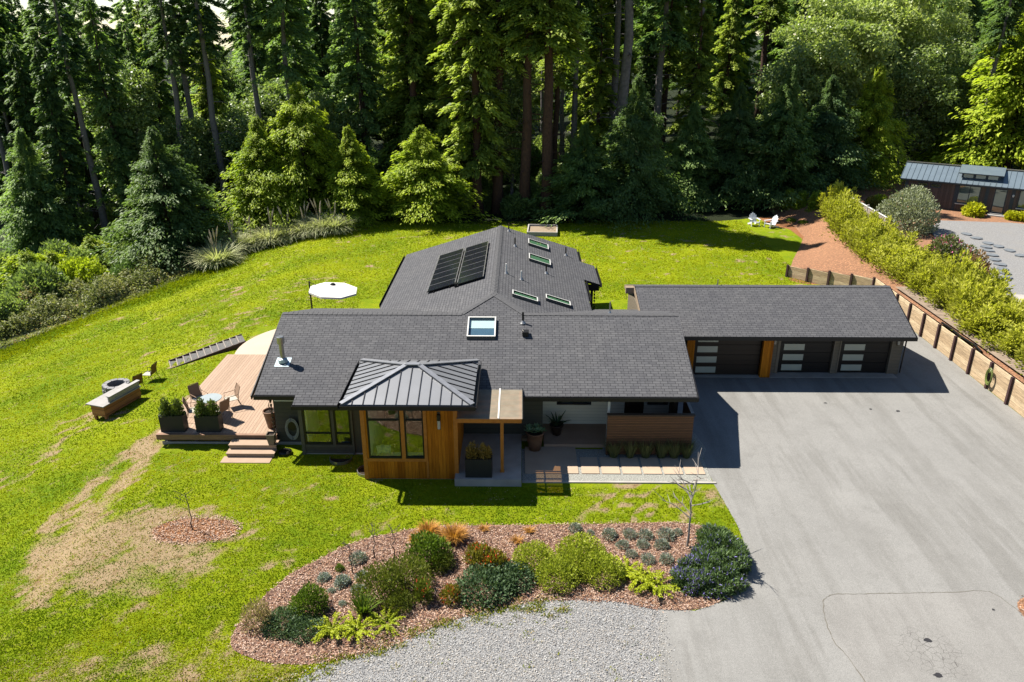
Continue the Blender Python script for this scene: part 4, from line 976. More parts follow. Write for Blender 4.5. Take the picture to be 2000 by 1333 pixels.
# ------------------------------------------------------------------ retaining wall with hose and pipe
rw = thing("retaining_wall", "long treated plank retaining wall with brown posts along the drive", "wall", (22.3, 36, 0))
def wall_run(a, b, h0, h1, n, post0=True):
    a = Vector((*a, 0)); b = Vector((*b, 0)); d = b-a
    for k in range(n):
        p = a+d*(k/n); q = a+d*((k+1)/n); h = h0+(h1-h0)*(k+.5)/n
        mb = MB(); mb.bar((p.x, p.y, h/2), (q.x, q.y, h/2), .07, h); part("plank_panel", mb, M['wall_plank'], rw)
        u = (q-p).normalized(); off = Vector((u.y, -u.x, 0))*.09
        if (off.x > 0): off = -off
        c = p+off; hh = h+.07
        if k or post0:
            mb = MB(); mb.bar((c.x, c.y, 0), (c.x, c.y, hh), .12, .13, up=(u.x, u.y, 0)); part("post", mb, M['wall_post'], rw)
wall_run((18.35, 50.75), (22.35, 46.4), .72, 1.25, 4); wall_run((22.35, 46.4), (22.25, 29.9), 1.28, 1.3, 10); wall_run((22.25, 29.9), (22.15, 12), 1.26, 1.2, 11)
mb = MB()
for k in range(7):
    r = .19+.017*k; mb.tube([(22.06-.012*(k % 3), 33.0+r*math.cos(a)*.85, .72+r*1.5*math.sin(a)) for a in np.linspace(0, 2*math.pi, 20)], .016, 5, cap=False)
mb.tube([(22.2, 33.0, .95), (22.02, 33.0, .95)], .03, 6)
tag(link("garden_hose", mb.mesh("garden_hose", M['hose'])), "yellow green garden hose coiled on the plank retaining wall", "hose")
mb = MB(); mb.tube([(22.45, 38.4, 1.36), (22.5, 37.6, 1.35), (22.42, 36.5, 1.35), (22.52, 35.3, 1.35), (22.45, 34.6, 1.30)], .06, 8)
tag(link("drain_pipe", mb.mesh("drain_pipe", M['black'])), "black corrugated drain pipe lying on top of the retaining wall", "pipe")

# ------------------------------------------------------------------ rear lawn: chairs, timber box, fence, cabin
def build_adirondack():
    t = thing("adirondack_chair", "", "chair")          # faces -y
    for k in range(5):
        mb = MB(); mb.bar((-.27, -.35+k*.13, .36-k*.03), (.27, -.35+k*.13, .36-k*.03), .11, .022); part("seat_slat", mb, M['white_plastic'], t, True)
    for k in range(5):
        x = -.22+.11*k; h = 1.0-.09*abs(k-2)**1.4
        mb = MB(); mb.bar((x, .20, .24), (x*1.1, .20+h*.33, .20+h*.78), .095, .022, up=(0, 1, .3)); part("back_slat", mb, M['white_plastic'], t, True)
    for s in (-1, 1):
        mb = MB(); mb.bar((s*.34, -.42, .57), (s*.34, .36, .55), .13, .025); part("arm", mb, M['white_plastic'], t, True)
        mb = MB(); mb.bar((s*.32, -.36, 0), (s*.32, -.36, .555), .09, .03, up=(1, 0, 0)); part("front_leg", mb, M['white_plastic'], t, True)
        mb = MB(); mb.bar((s*.28, -.38, .34), (s*.28, .62, .02), .03, .12); part("rear_leg", mb, M['white_plastic'], t, True)
    mb = MB(); mb.bar((-.34, .33, .53), (.34, .33, .53), .06, .03); part("back_rail", mb, M['white_plastic'], t, True)
    return t
ad = Once(build_adirondack)
for px, py, ang, lab in ((1472, 441, 4, "white slatted garden armchair facing the house, the left one of the pair"), (1505, 445, -62, "white slatted garden armchair turned sideways toward its twin")):
    x, y = ground_at(px, py); ad.put((x, y, 0), R(ang), 1.05, lab, "chair", "white chairs at the edge of the wood", "adirondack_chair")
t = thing("timber_box", "low weathered timber planting box on the rear lawn behind the house", "planting box", (1.85, 62.8, 0), R(-3))
for a, b in (((-1.25, -1.35, 0), (1.25, -1.25, .35)), ((-1.25, 1.25, 0), (1.25, 1.35, .35)), ((-1.25, -1.25, 0), (-1.15, 1.25, .35)), ((1.15, -1.25, 0), (1.25, 1.25, .35))):
    mb = MB(); mb.box(a, b); part("side_board", mb, M['grey_wood'], t, True)
mb = MB(); mb.box((-1.15, -1.25, 0), (1.15, 1.25, .2)); part("soil", mb, M['tan_trim'], t, True)
fn = thing("wooden_fence", "weathered grey board fence with pale caps at the top of the terrace", "fence", (27.3, 62, 1.2))
fa = Vector((27.6, 67.5, 0)); fb = Vector((27.2, 56.5, 0)); n = 6
for k in range(n):
    p = fa+(fb-fa)*k/n; q = fa+(fb-fa)*(k+1)/n
    mb = MB(); mb.bar((p.x, p.y, 2.0), (q.x, q.y, 2.0), .05, 1.5); part("fence_panel", mb, boards("fence_boards_%d" % k, (.40, .33, .27), (.30, .25, .21), .15, 'y', .05, rough=.85), fn)
    mb = MB(); mb.box((p.x-.07, p.y-.07, 1.2), (p.x+.07, p.y+.07, 2.95)); part("post", mb, M['grey_wood'], fn)
    mb = MB(); mb.bar((p.x, p.y+.0, 2.79), (q.x, q.y, 2.79), .14, .035); part("rail_cap", mb, M['white'], fn)
# cabin, built along its own axes: x along the front, y to the back
cab = thing("garden_cabin", "dark wooden cabin with blue grey metal roof, dormer and large windows behind the gravel yard", "cabin", (33.6, 67.6, 1.35), math.atan2(-4.9, 7.7))
CW, CD, CH = 11.2, 4.4, 2.45
ch = [(.95, 1.75, 1.75, 2.1), (1.95, 2.75, 1.75, 2.1), (4.1, 5.75, .65, 2.2), (6.75, 7.65, .15, 2.15), (8.5, 10.3, .75, 2.2)]
mb = MB(); wall(mb, 'x', 0, .15, 0, CW, 0, CH, ch); wall(mb, 'y', 0, .15, .152, CD, 0, CH); wall(mb, 'y', CW-.15, .15, .152, CD, 0, CH); wall(mb, 'x', CD, .15, 0, CW, 0, CH)
for x in (.02, CW-.02): mb.quad((x, 0, CH), (x, CD, CH), (x, CD/2, CH+.85))
part("wall", mb, M['shed_wood'], cab, True)
mb = MB(); mb.box((-.02, .3, .05), (CW+.02, CD-.3, .12)); mb.box((.3, 2.2, .12), (CW-.3, 2.3, CH)); part("room", mb, M['white'], cab, True)
rs = .85/(CD/2); ov = .45; zr = lambda y: CH+.10+rs*(y if y < CD/2 else CD-y)
mb = MB(); mb.slab([(-ov, -ov, zr(-ov)), (CW+ov, -ov, zr(-ov)), (CW+ov, CD/2, zr(CD/2)), (-ov, CD/2, zr(CD/2))], .1); mb.slab([(-ov, CD/2, zr(CD/2)), (CW+ov, CD/2, zr(CD/2)), (CW+ov, CD+ov, zr(CD+ov)), (-ov, CD+ov, zr(CD+ov))], .1)
cr = part("roof", mb, [M['shed_metal'], M['blue_trim']], cab, True)
mb = MB(); x = -ov+.02
while x < CW+ov: mb.bar((x, -ov, zr(-ov)+.015), (x, CD/2, zr(CD/2)+.015), .035, .04); x += .42
part("roof_seam", mb, plain("pale_seam", (.13, .17, .19), rough=.4, bmp=0), cr, True)
mb = MB(); mb.bar((-ov, CD/2, zr(CD/2)+.05), (CW+ov, CD/2, zr(CD/2)+.05), .3, .05); part("ridge_cap", mb, M['steel'], cr, True)
mb = MB(); dx0, dx1, dy = 4.0, 7.0, .35; zt = zr(CD/2)-.02
mb.box((dx0+.1, dy+.1, zr(dy)-.1), (dx1-.1, CD/2, zr(dy)+.48)); dm = part("dormer", mb, M['blue_trim'], cab, True)
mb = MB(); mb.slab([(dx0-.15, dy-.3, zr(dy)+.50), (dx1+.15, dy-.3, zr(dy)+.50), (dx1+.15, CD/2, zt+.18), (dx0-.15, CD/2, zt+.18)], .08); part("dormer_roof", mb, [M['shed_metal'], M['blue_trim']], dm, True)
for k in range(3): mb = MB(); mb.box((dx0+.25+k*.9, dy+.06, zr(dy)+.08), (dx0+.95+k*.9, dy+.095, zr(dy)+.42)); part("dormer_window", mb, M['frost'], dm, True)
def cwin(x0, x1, z0, z1, bars=(), name="window"):
    f = .07; mb = MB(); mb.box((x0, -.04, z0), (x0+f, .1, z1)); mb.box((x1-f, -.04, z0), (x1, .1, z1)); mb.box((x0+f, -.04, z0), (x1-f, .1, z0+f)); mb.box((x0+f, -.04, z1-f), (x1-f, .1, z1))
    for b in bars: mb.box((b-.03, -.03, z0+f), (b+.03, .08, z1-f))
    o = part(name, mb, M['blue_trim'], cab, True); g = MB(); g.quad((x0+f, .03, z0+f), (x1-f, .03, z0+f), (x1-f, .03, z1-f), (x0+f, .03, z1-f)); part("pane", g, M['glass'], o, True)
    if z1-z0 > 1: s_ = MB(); s_.box((x0-.05, -.12, z0-.07), (x1+.05, -.04, z0)); part("sill", s_, M['white'], o, True)
for h in ch[:2]: cwin(*h)
cwin(*ch[2], ((4.95,))); cwin(*ch[3], name="door"); cwin(*ch[4], ((9.4,)))
mb = MB(); mb.box((6.6, -.75, -.1), (7.8, -.05, .08)); mb.box((6.75, -.4, .08), (7.65, -.05, .16)); part("steps", mb, M['grey_wood'], cab, True)
for x in (-.02, 3.85, 6.1, 7.95, 10.6): mb = MB(); mb.box((x, -.03, 0), (x+.25, -.002, CH)); part("corner_board", mb, M['blue_trim'], cab, True)
mb = MB(); mb.box((-.0, -.05, CH-.28), (CW, -.032, CH)); part("fascia", mb, M['blue_trim'], cab, True)
wall_c = MB(); wall_c.lathe([(.05, 0), (.08, .12), (.05, .2), (0, .2)], 8, (8.1, -.12, 1.6)); part("porch_lamp", wall_c, M['white'], cab, True)

# ------------------------------------------------------------------ plants: foliage builders
def dome(name, n, rx, rz_, L, W, mats, seed, lumps=7, lump=.35, up=.5, inner=.45, flower=None, flat=0.):
    """shrub: leaves through a lumpy half ball, a bit denser towards the skin"""
    g = np.random.default_rng(seed)
    d = g.normal(size=(n, 3)); d[:, 2] = np.abs(d[:, 2])*(1-flat)+.02; d = unit(d)
    cen = unit(np.concatenate([g.normal(size=(lumps, 2)), np.abs(g.normal(size=(lumps, 1)))*.8], 1))
    prox = (d@cen.T).max(1)
    rad = (1-lump)+lump*np.clip((prox-.55)/.45, 0, 1)
    r = rad*(inner+(1-inner)*g.random(n)**.45)
    P = d*np.array([rx, rx, rz_])*r[:, None]
    D = d*.7+g.normal(size=(n, 3))*.55; D[:, 2] += up
    V = leaves(P, D, L*g.uniform(.6, 1.3, n), W*g.uniform(.7, 1.3, n), g)
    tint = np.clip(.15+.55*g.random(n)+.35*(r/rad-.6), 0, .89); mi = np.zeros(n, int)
    if flower:
        k = (g.random(n) < flower[0])*(r/rad > flower[1]); tint[k] = 1.0
        if len(mats) > 1: mi[k] = 1
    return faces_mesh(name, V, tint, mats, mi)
def blades(name, n, r0, L, W, mats, seed, droop=.6, spread=.7, tipdead=.1):
    """grass clump: arching blades of three faces each"""
    g = np.random.default_rng(seed); a = g.uniform(0, 2*math.pi, n); rr = r0*np.sqrt(g.random(n))
    b = np.stack([rr*np.cos(a), rr*np.sin(a), np.zeros(n)], 1); a2 = a+g.normal(size=n)*.5
    out = np.stack([np.cos(a2), np.sin(a2), np.zeros(n)], 1); l = L*g.uniform(.6, 1.15, n); sp = spread*g.uniform(.2, 1.2, n); dr = droop*g.uniform(.4, 1.3, n)
    side = np.stack([-np.sin(a2), np.cos(a2), np.zeros(n)], 1)*W/2
    def pt(t): return b+out*(l*sp*t)[:, None]*(1+.3*t)+np.stack([0*a, 0*a, l*(t-dr*t*t*.75)], 1)
    V = []; ts = [0, .4, .75, 1]; ws = [1, 1.1, .8, .1]
    for i in range(3):
        p, q = pt(ts[i]), pt(ts[i+1]); V.append(np.stack([p-side*ws[i], p+side*ws[i], q+side*ws[i+1], q-side*ws[i+1]], 1))
    t0 = g.random(n)*.85; 
    return faces_mesh(name, np.concatenate(V), np.concatenate([t0, np.minimum(t0+.05, .89), np.minimum(t0+.15, .89)]), mats)
def sprays(name, nb, L, W, mats, seed, H=.35, arms=.55, tips=True):
    """low juniper: flat feathery arms radiating and arching"""
    g = np.random.default_rng(seed); P = []; D = []; T = []; S_ = []
    for k in range(nb):
        a = g.uniform(0, 2*math.pi); l = arms*g.uniform(.55, 1.1); el = g.uniform(.15, .9)
        d = np.array([math.cos(a), math.sin(a), 0])
        for t in np.linspace(.15, 1, 16):
            p = d*l*t+np.array([0, 0, H*el*math.sin(t*1.9)]); 
            for s in (-1, 1, 0):
                dd = d*1.0+np.array([-d[1], d[0], 0])*s*g.uniform(.6, 1.1)+np.array([0, 0, .25-.4*t])
                P.append(p+g.normal(size=3)*.012); D.append(dd); T.append(.25+.6*t); S_.append(L*(1.15-.5*t))
    P, D, T, S_ = map(np.array, (P, D, T, S_)); V = leaves(P, D, S_*g.uniform(.7, 1.2, len(P)), W, g)
    return faces_mesh(name, V, np.clip(T+g.normal(size=len(T))*.12, 0, .89), mats)
def conifer(name, H, z0, Rm, nb, ns, L, W, mat, seed, pw=.8, rise=.15, droop=.25, top_r=.06, clump=.0):
    """boughs in loose whorls carrying flat drooping sprays"""
    g = np.random.default_rng(seed)
    h = z0+(H-z0)*np.sort(g.random(nb)**.9); a = np.arange(nb)*2.39996+g.normal(size=nb)*.4
    rel = (H-h)/(H-z0); r = Rm*np.maximum(rel, 0)**pw*g.uniform(.42, 1.22, nb)+top_r*3
    lobe = .60+.60*vnoise(np.cos(a)*1.6+seed*3.1, np.sin(a)*1.6+h*.22); r = r*lobe
    t = g.uniform(.12, 1.0, (nb, ns))**.75
    az = a[:, None]+g.normal(size=(nb, ns))*.10
    lift = g.uniform(rise*.3, rise*1.5, nb)[:, None]; dr = g.uniform(droop*.5, droop*1.4, nb)[:, None]
    P = np.stack([np.cos(az)*r[:, None]*t, np.sin(az)*r[:, None]*t, h[:, None]+r[:, None]*(lift*t-dr*t*t)+g.normal(size=(nb, ns))*.10*(1+.1*r[:, None])], -1).reshape(-1, 3)
    dev = g.choice([-1, 1], (nb, ns))*g.uniform(.1, 1.2, (nb, ns)); da = az+dev*(1-.5*t)
    D = np.stack([np.cos(da), np.sin(da), -.12-.5*t*g.random((nb, ns))], -1).reshape(-1, 3)
    sz = (L*g.uniform(.55, 1.2, (nb, ns))*(1.15-.45*t)*np.clip(r/(.38*Rm), .45, 1.15)[:, None]).reshape(-1)
    V = leaves(P, D, sz, sz*W/L, g, updir=1.3, bend=.2)
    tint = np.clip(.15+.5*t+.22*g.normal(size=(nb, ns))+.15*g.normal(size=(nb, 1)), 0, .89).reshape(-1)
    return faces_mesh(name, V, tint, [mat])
def broadcrown(name, cz, rx, rz_, nc, nl, L, mat, seed, cr=1.25):
    g = np.random.default_rng(seed); d = unit(g.normal(size=(nc, 3))); rad = g.random(nc)**.4
    c = d*np.array([rx, rx, rz_])*rad[:, None]*g.uniform(.75, 1.1, (nc, 1)); c[:, 2] += cz
    s = cr*g.uniform(.55, 1.25, nc)
    e = unit(g.normal(size=(nc, nl, 3))); e[..., 2] *= .62; q = g.random((nc, nl, 1))**.45
    P = (c[:, None]+e*s[:, None, None]*q).reshape(-1, 3)
    D = (e*.7+g.normal(size=(nc, nl, 3))*.7+np.array([0, 0, -.15])).reshape(-1, 3)
    n = len(P); V = leaves(P, D, L*g.uniform(.6, 1.3, n), L*.62, g, updir=.7)
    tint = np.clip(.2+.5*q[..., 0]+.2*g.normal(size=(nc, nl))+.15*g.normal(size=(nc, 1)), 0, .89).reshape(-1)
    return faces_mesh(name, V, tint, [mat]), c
def trunk_mesh(name, H, r0, mat, seed, lean=.0, limbs=(), dead=0, top=.25):
    g = random.Random(seed); mb = MB(); pts = []; rad = []; n = 9
    for i in range(n):
        t = i/(n-1); pts.append((lean*H*t+g.uniform(-.06, .06)*i**.5, g.uniform(-.06, .06)*i**.5, -.6+(H+.6)*t)); rad.append(r0*((1-t)**.8*(1-top)+top*(1-t)+.02)*(1.25 if i == 0 else 1))
    mb.tube(pts, rad, 9)
    for c in limbs:
        z = max(H*.25, c[2]*g.uniform(.5, .72)); mid = (c[0]*.4, c[1]*.4, z+(c[2]-z)*.55); mb.tube([(lean*z, 0, z), mid, tuple(c)], [r0*.35, r0*.2, .02], 5, cap=False)
    for k in range(dead):
        z = H*g.uniform(.12, .55); a = g.uniform(0, 6.28); l = g.uniform(.6, 2.2)
        mb.tube([(lean*z, 0, z), (lean*z+l*.6*math.cos(a), l*.6*math.sin(a), z+g.uniform(-.1, .3)), (lean*z+l*math.cos(a), l*math.sin(a), z-g.uniform(0, .5))], [.05, .03, .01], 4, cap=False)
    return mb.mesh(name, mat)
def tree_builder(kind, crown, trunk):
    def b():
        t = thing(kind, "", "tree"); link("trunk", trunk, t, True, True); link("crown", crown, t, True); return t
    return Once(b)

# prototypes -------------------------------------------------------
tall = []
for i, (H, z0, Rm, nb, ns, mat, bark, r0) in enumerate(((27, 5.5, 3.4, 190, 70, 'fir', 'bark', .36), (30, 13.0, 3.6, 170, 70, 'fir', 'greybark', .38), (26, 3.0, 3.3, 210, 70, 'redwood', 'redbark', .42), (31, 13.0, 3.8, 170, 70, 'redwood', 'redbark', .50), (24, 6.5, 2.8, 170, 65, 'darkfir', 'bark', .27), (31, 17.0, 3.2, 75, 60, 'darkfir', 'greybark', .42))):
    tall.append(tree_builder("tall_conifer", conifer("tall_conifer_crown", H, z0, Rm, nb, int(ns*1.5), .54, .20, M[mat], 20+i, .62, .10, .38), trunk_mesh("tall_trunk", H*.97, r0, M[bark], i, rnd.uniform(-.012, .012), dead=26)))
young = []
for i, (H, Rm, nb, mat, pw) in enumerate(((9.5, 5.4, 340, 'darkfir', .95), (8.0, 4.0, 310, 'hemlock', 1.05), (9.0, 5.0, 340, 'hemlock', .95), (8.5, 4.2, 310, 'fir', 1.0), (9.2, 5.2, 300, 'hemlock', .72), (7.6, 4.6, 260, 'hemlock', .85))):
    young.append(tree_builder("young_conifer", conifer("young_conifer_crown", H, .3, Rm, nb, 125, .34, .115, M[mat], 40+i, pw, .28, .34), trunk_mesh("young_trunk", H*.96, .16, M['bark'], 40+i)))
broad = []
for i, (cz, rx, rz_, nc, mat, H) in enumerate(((7.2, 3.6, 5.0, 75, 'broad', 9), (8.5, 4.4, 5.8, 95, 'brightbroad', 11), (6.0, 3.0, 4.6, 60, 'broad', 8), (9.0, 2.6, 7.0, 80, 'broad', 13))):
    cr, cs = broadcrown("broad_crown", cz, rx, rz_, int(nc*1.2), 260, .27, M[mat], 60+i)
    broad.append(tree_builder("broadleaf_tree", cr, trunk_mesh("broad_trunk", H, .22, M['greybark'], 60+i, limbs=[tuple(c) for c in cs[:14]])))
bush = []
for i, (mat, r, h) in enumerate((('broad', 1.8, 2.6), ('wild', 1.9, 2.9), ('darkfir', 2.0, 2.4))):
    def b(i=i, mat=mat, r=r, h=h): return link("bush", dome("bush", 6500, r, h, .24, .12, [M[mat]], 80+i, 24, .55, .4, .25))
    bush.append(Once(b))
def put_tree(once, px, y, sc, label, group=None, cat="tree", name=None, zpx=6., jit=0.):
    x = column(px, y, zpx); z = float(gz(x, y))
    s = sc if hasattr(sc, '__len__') else (sc*rnd.uniform(.92, 1.08), sc*rnd.uniform(.92, 1.08), sc)
    return once.put((x, y, z), rnd.uniform(0, 6.28), s, label, cat, group, name, (R(rnd.uniform(-1, 1)), R(rnd.uniform(-1, 1))))

# named trees at the edge of the wood ------------------------------
put_tree(young[0], 322, 61.5, (1.32, 1.25, 1.15), "broad dark green conifer with feathery tips, left behind the pampas grass", "conifers along the edge of the lawn", zpx=2)
put_tree(young[2], 520, 66.5, (1.15, 1.1, 1.12), "mid green conifer with loose boughs, just left of the tall bushy one", "conifers along the edge of the lawn", zpx=2)
put_tree(young[4], 598, 68.0, (1.15, 1.15, 1.30), "tall bushy yellow green conifer above the middle of the pampas row", "conifers along the edge of the lawn", zpx=4)
put_tree(young[1], 686, 66.5, (1.15, 1.15, 1.0), "neat pointed bright green conifer right of the pampas grass", "conifers along the edge of the lawn", zpx=2)
put_tree(young[5], 826, 66.8, (1.25, 1.15, 1.05), "rounded bright green conifer behind the solar panelled roof", "conifers along the edge of the lawn", zpx=2)
put_tree(young[3], 1140, 67.8, (1.25, 1.2, .95), "dull green conifer right of the red trunk behind the roof ridge", "conifers along the edge of the lawn", zpx=2)
put_tree(young[0], 1235, 69.0, (1.1, 1.1, 1.25), "dense dark green conifer below the ivy covered trunks", "conifers along the edge of the lawn", zpx=3)
put_tree(young[3], 1345, 73.5, (1.1, 1.1, 1.1), "dusky green conifer between the ivy trunks and the white chairs", "conifers along the edge of the lawn", zpx=3)
put_tree(young[0], 1432, 73.5, (1.0, 1.0, 1.15), "spire topped dark conifer directly behind the white chairs", "conifers along the edge of the lawn", zpx=3)
put_tree(young[3], 1520, 73, (1.3, 1.3, 1.45), "tall narrow topped conifer right of the white chairs", "conifers along the edge of the lawn", zpx=4)
put_tree(young[0], 1600, 75, (1.2, 1.2, 1.2), "dark conifer left of the garden cabin's end wall", "conifers along the edge of the lawn", zpx=3)
put_tree(young[2], 1690, 78, (1.1, 1.1, 1.35), "light green conifer rising behind the left end of the cabin", "conifers along the edge of the lawn", zpx=5)
put_tree(young[2], 1990, 80, (2.1, 2.0, 2.1), "very large pale green conifer behind the cabin at the right", "conifers along the edge of the lawn", zpx=9)
put_tree(young[2], 1890, 84, (1.3, 1.3, 1.2), "mid sized pale conifer over the cabin's dormer", "conifers along the edge of the lawn", zpx=5)
put_tree(broad[1], 1625, 84, (1.35, 1.3, 1.35), "big pale yellow green broadleaf tree left above the cabin", "broadleaf trees in the wood", zpx=12)
put_tree(broad[1], 1730, 90, (1.5, 1.4, 1.55), "tallest bright yellow green broadleaf tree above the cabin", "broadleaf trees in the wood", zpx=14)
put_tree(broad[0], 1770, 84, (1.2, 1.2, 1.15), "lower mid green broadleaf tree over the cabin's left end", "broadleaf trees in the wood", zpx=8)
put_tree(broad[0], 1560, 82, 1.2, "broadleaf tree left of the big pale one, partly in shade", "broadleaf trees in the wood", zpx=8)
put_tree(broad[3], 1000, 71, (.9, .9, .9), "slim leafy tree between the two red trunks behind the roof ridge", "broadleaf trees in the wood", zpx=8)
put_tree(young[3], 55, 66, (1.25, 1.25, 1.5), "tall narrow dark conifer at the far left edge behind the wild shrubs", "conifers along the edge of the lawn", zpx=3)
put_tree(tall[4], 120, 68, .85, "drooping dark conifer at the left, over the largest yellow green shrub", "tall conifers of the wood", zpx=4)
put_tree(tall[0], 228, 70, .85, "drooping grey green conifer left of the broad dark conifer", "tall conifers of the wood", zpx=4)
put_tree(broad[3], 250, 72, 1.1, "slim leafy tree left behind the broad dark conifer", "broadleaf trees in the wood", zpx=6)
put_tree(broad[0], 460, 76, .9, "pale leafy tree between the two big bushy conifers at the left", "broadleaf trees in the wood", zpx=4)
# tall trunks one can follow in the photo: (trunk px at mid height, distance, kind, scale)
for px, y, k, sc, lab in ((150, 69, 5, .9, "slim tall conifer with a long bare trunk, far left"), (205, 78, 5, .95, "tall bare trunked conifer second in from the left edge"), (335, 73, 5, .9, "tall conifer with a pale grey trunk above the broad dark conifer"), (362, 76, 5, .95, "tall conifer whose grey trunk stands just right of another pale one"), (410, 73, 5, .95, "tall conifer with the palest straight trunk in the left wood"),
                          (500, 75, 5, .95, "tall conifer with a straight trunk over the pale leafy tree"), (560, 76, 1, 1.0, "tall conifer with a forked looking pair of trunks behind the bushy one"), (705, 76, 0, .95, "pale green drooping conifer above the neat pointed one"),
                          (805, 75, 2, 1.1, "sunlit drooping redwood left of the thick dark trunk"), (895, 72, 2, 1.15, "sunlit redwood with a thick dark trunk and drooping foliage"), (970, 70, 3, 1.0, "redwood with a straight red brown trunk, left of the roof ridge line"), (1072, 68.5, 3, 1.05, "redwood with the thickest red brown trunk right of the roof ridge"),
                          (1120, 78, 5, .9, "dark slim trunk standing right of the thickest redwood"), (1195, 78, 5, 1.1, "tall grey trunk, the left one of the close ivy covered pair"), (1215, 76, 5, 1.35, "tall thick grey trunk with ivy at its foot, right one of the pair"), (1285, 80, 1, 1.1, "tall dark conifer right of the ivy covered pair of trunks"), (1362, 84, 5, 1.25, "tall conifer with a thick brown trunk, alone above the right hand wood"),
                          (1160, 90, 1, 1.1, "slim dark trunk deep in the wood behind the grey pair"), (1850, 98, 4, 1.2, "dark conifer behind the cabin ridge, right part"), (1930, 104, 0, 1.2, "dark tall conifer over the right end of the cabin"), (35, 78, 4, .9, "dark slim conifer at the extreme left edge")):
    put_tree(tall[k], px, y, sc, lab, "tall conifers of the wood", zpx=10)
for px, y, k, sc, lab in ((1025, 69, 3, 1.1, "drooping conifer with a hidden trunk between the two red trunks"), (930, 69.5, 2, 1.15, "full crowned redwood left of the straight red brown trunk")):
    put_tree(tall[k], px, y, sc, lab, "tall conifers of the wood", zpx=10)
# the rest of the visible wood: nothing tells these apart
rows = ((80, 92), (88, 96), (97, 92), (107, 76))
rest = random.Random(5)
for y0, step in rows:
    px = -60+rest.uniform(0, 40)
    while px < 2080:
        y = y0+rest.uniform(-3, 3)
        ok = not (1380 < px < 1860 and y0 < 104) and not (y0 < 84 and px < 700 and rest.random() < .4)
        k = rest.choice([0, 0, 1, 2, 4, 4, 5] if px < 700 else [0, 2, 2, 3, 4, 5])
        if ok: put_tree(tall[k], px, y, rest.uniform(.72, .98), "tall dark conifer deep in the wood behind the lawn", "tall conifers deep in the wood", zpx=10)
        px += step*rest.uniform(.75, 1.3)*(1.45 if px < 640 else 1.0)
for k in range(16):
    px = rest.choice([rest.uniform(-20, 650), rest.uniform(1480, 2000)]); y = rest.uniform(74, 98)
    put_tree(broad[rest.choice([0, 2, 3])], px, y, rest.uniform(.8, 1.25), "leafy broadleaf tree half hidden among the conifers", "broadleaf trees hidden in the wood", zpx=7)
# understory bushes along the wood's foot
for k in range(20):
    px = rest.uniform(-30, 330); put_tree(bush[rest.choice([0, 0, 1, 2])], px if k > 6 else rest.uniform(-40, 90), rest.uniform(56, 76) if k > 6 else rest.uniform(52, 68), rest.uniform(.8, 1.5), "leafy bush in the shade at the foot of the wood", "bushes at the foot of the wood", "bush", "bush", zpx=0)
for k in range(64):
    px = -20+k*26.5+rest.uniform(-12, 12)
    if px > 1700: break
    for z in (0,):
        e = [(-20, 50), (60, 55), (120, 58), (300, 64), (430, 69), (640, 70), (900, 69), (1050, 68), (1300, 71.5), (1560, 75), (1700, 78)]
        y = np.interp(px, [q[0] for q in e], [q[1] for q in e])+rest.uniform(-.5, 5)
        put_tree(bush[rest.choice([0, 0, 1, 2, 2])], px, float(y), rest.uniform(.6, 1.25), "leafy bush in the shade at the foot of the wood", "bushes at the foot of the wood", "bush", "bush", zpx=1)
for k in range(46):
    px = rest.uniform(-30, 1150); put_tree(bush[rest.choice([0, 0, 2])], px, rest.uniform(73, 96), rest.uniform(.9, 1.7), "leafy bush deep between the trunks of the wood", "bushes deep in the wood", "bush", "bush", zpx=0)
for k in range(9):
    put_tree(tall[rest.choice([0, 1, 4])], -40+k*27+rest.uniform(-8, 8), rest.uniform(84, 104), rest.uniform(.85, 1.05), "tall dark conifer deep in the wood behind the lawn", "tall conifers deep in the wood", zpx=10)
# far wood as one mass
def far_wood():
    g = np.random.default_rng(9); Vs = []; Ts = []
    src = []
    for mname in ("tall_conifer_crown",):
        for o in tall:
            me = [c for c in o.root.children if c.name.startswith("crown")][0].data
            n = len(me.polygons); co = np.empty(n*12, np.float32); me.vertices.foreach_get("co", co); t = np.empty(n, np.float32); me.attributes["tint"].data.foreach_get("value", t); src.append((co.reshape(n, 4, 3), t))
    for k in range(210):
        V, t = src[g.integers(len(src))]; sel = g.random(len(V)) < .30; V = V[sel]; t = t[sel]
        y = g.uniform(112, 190); px = g.uniform(-150, 2150); x = column(px, y, 10)
        if px < 620 and g.random() < .40: continue
        a = g.uniform(0, 6.28); c, s = math.cos(a), math.sin(a); sc = g.uniform(.9, 1.3)
        cen = V.mean(1, keepdims=True); W = cen+(V-cen)*1.9
        W = W@np.array([[c, s, 0], [-s, c, 0], [0, 0, 1]])*sc; W[..., 2] -= 2.5
        Vs.append(W+np.array([x, y, float(gz(x, y))])); Ts.append(t)
    o = link("far_woodland", faces_mesh("far_woodland", np.concatenate(Vs), np.concatenate(Ts), [M['fir']])); o['kind'] = 'stuff'; o['label'] = "dense dark conifer wood far behind the lawn"; return o
far_wood()

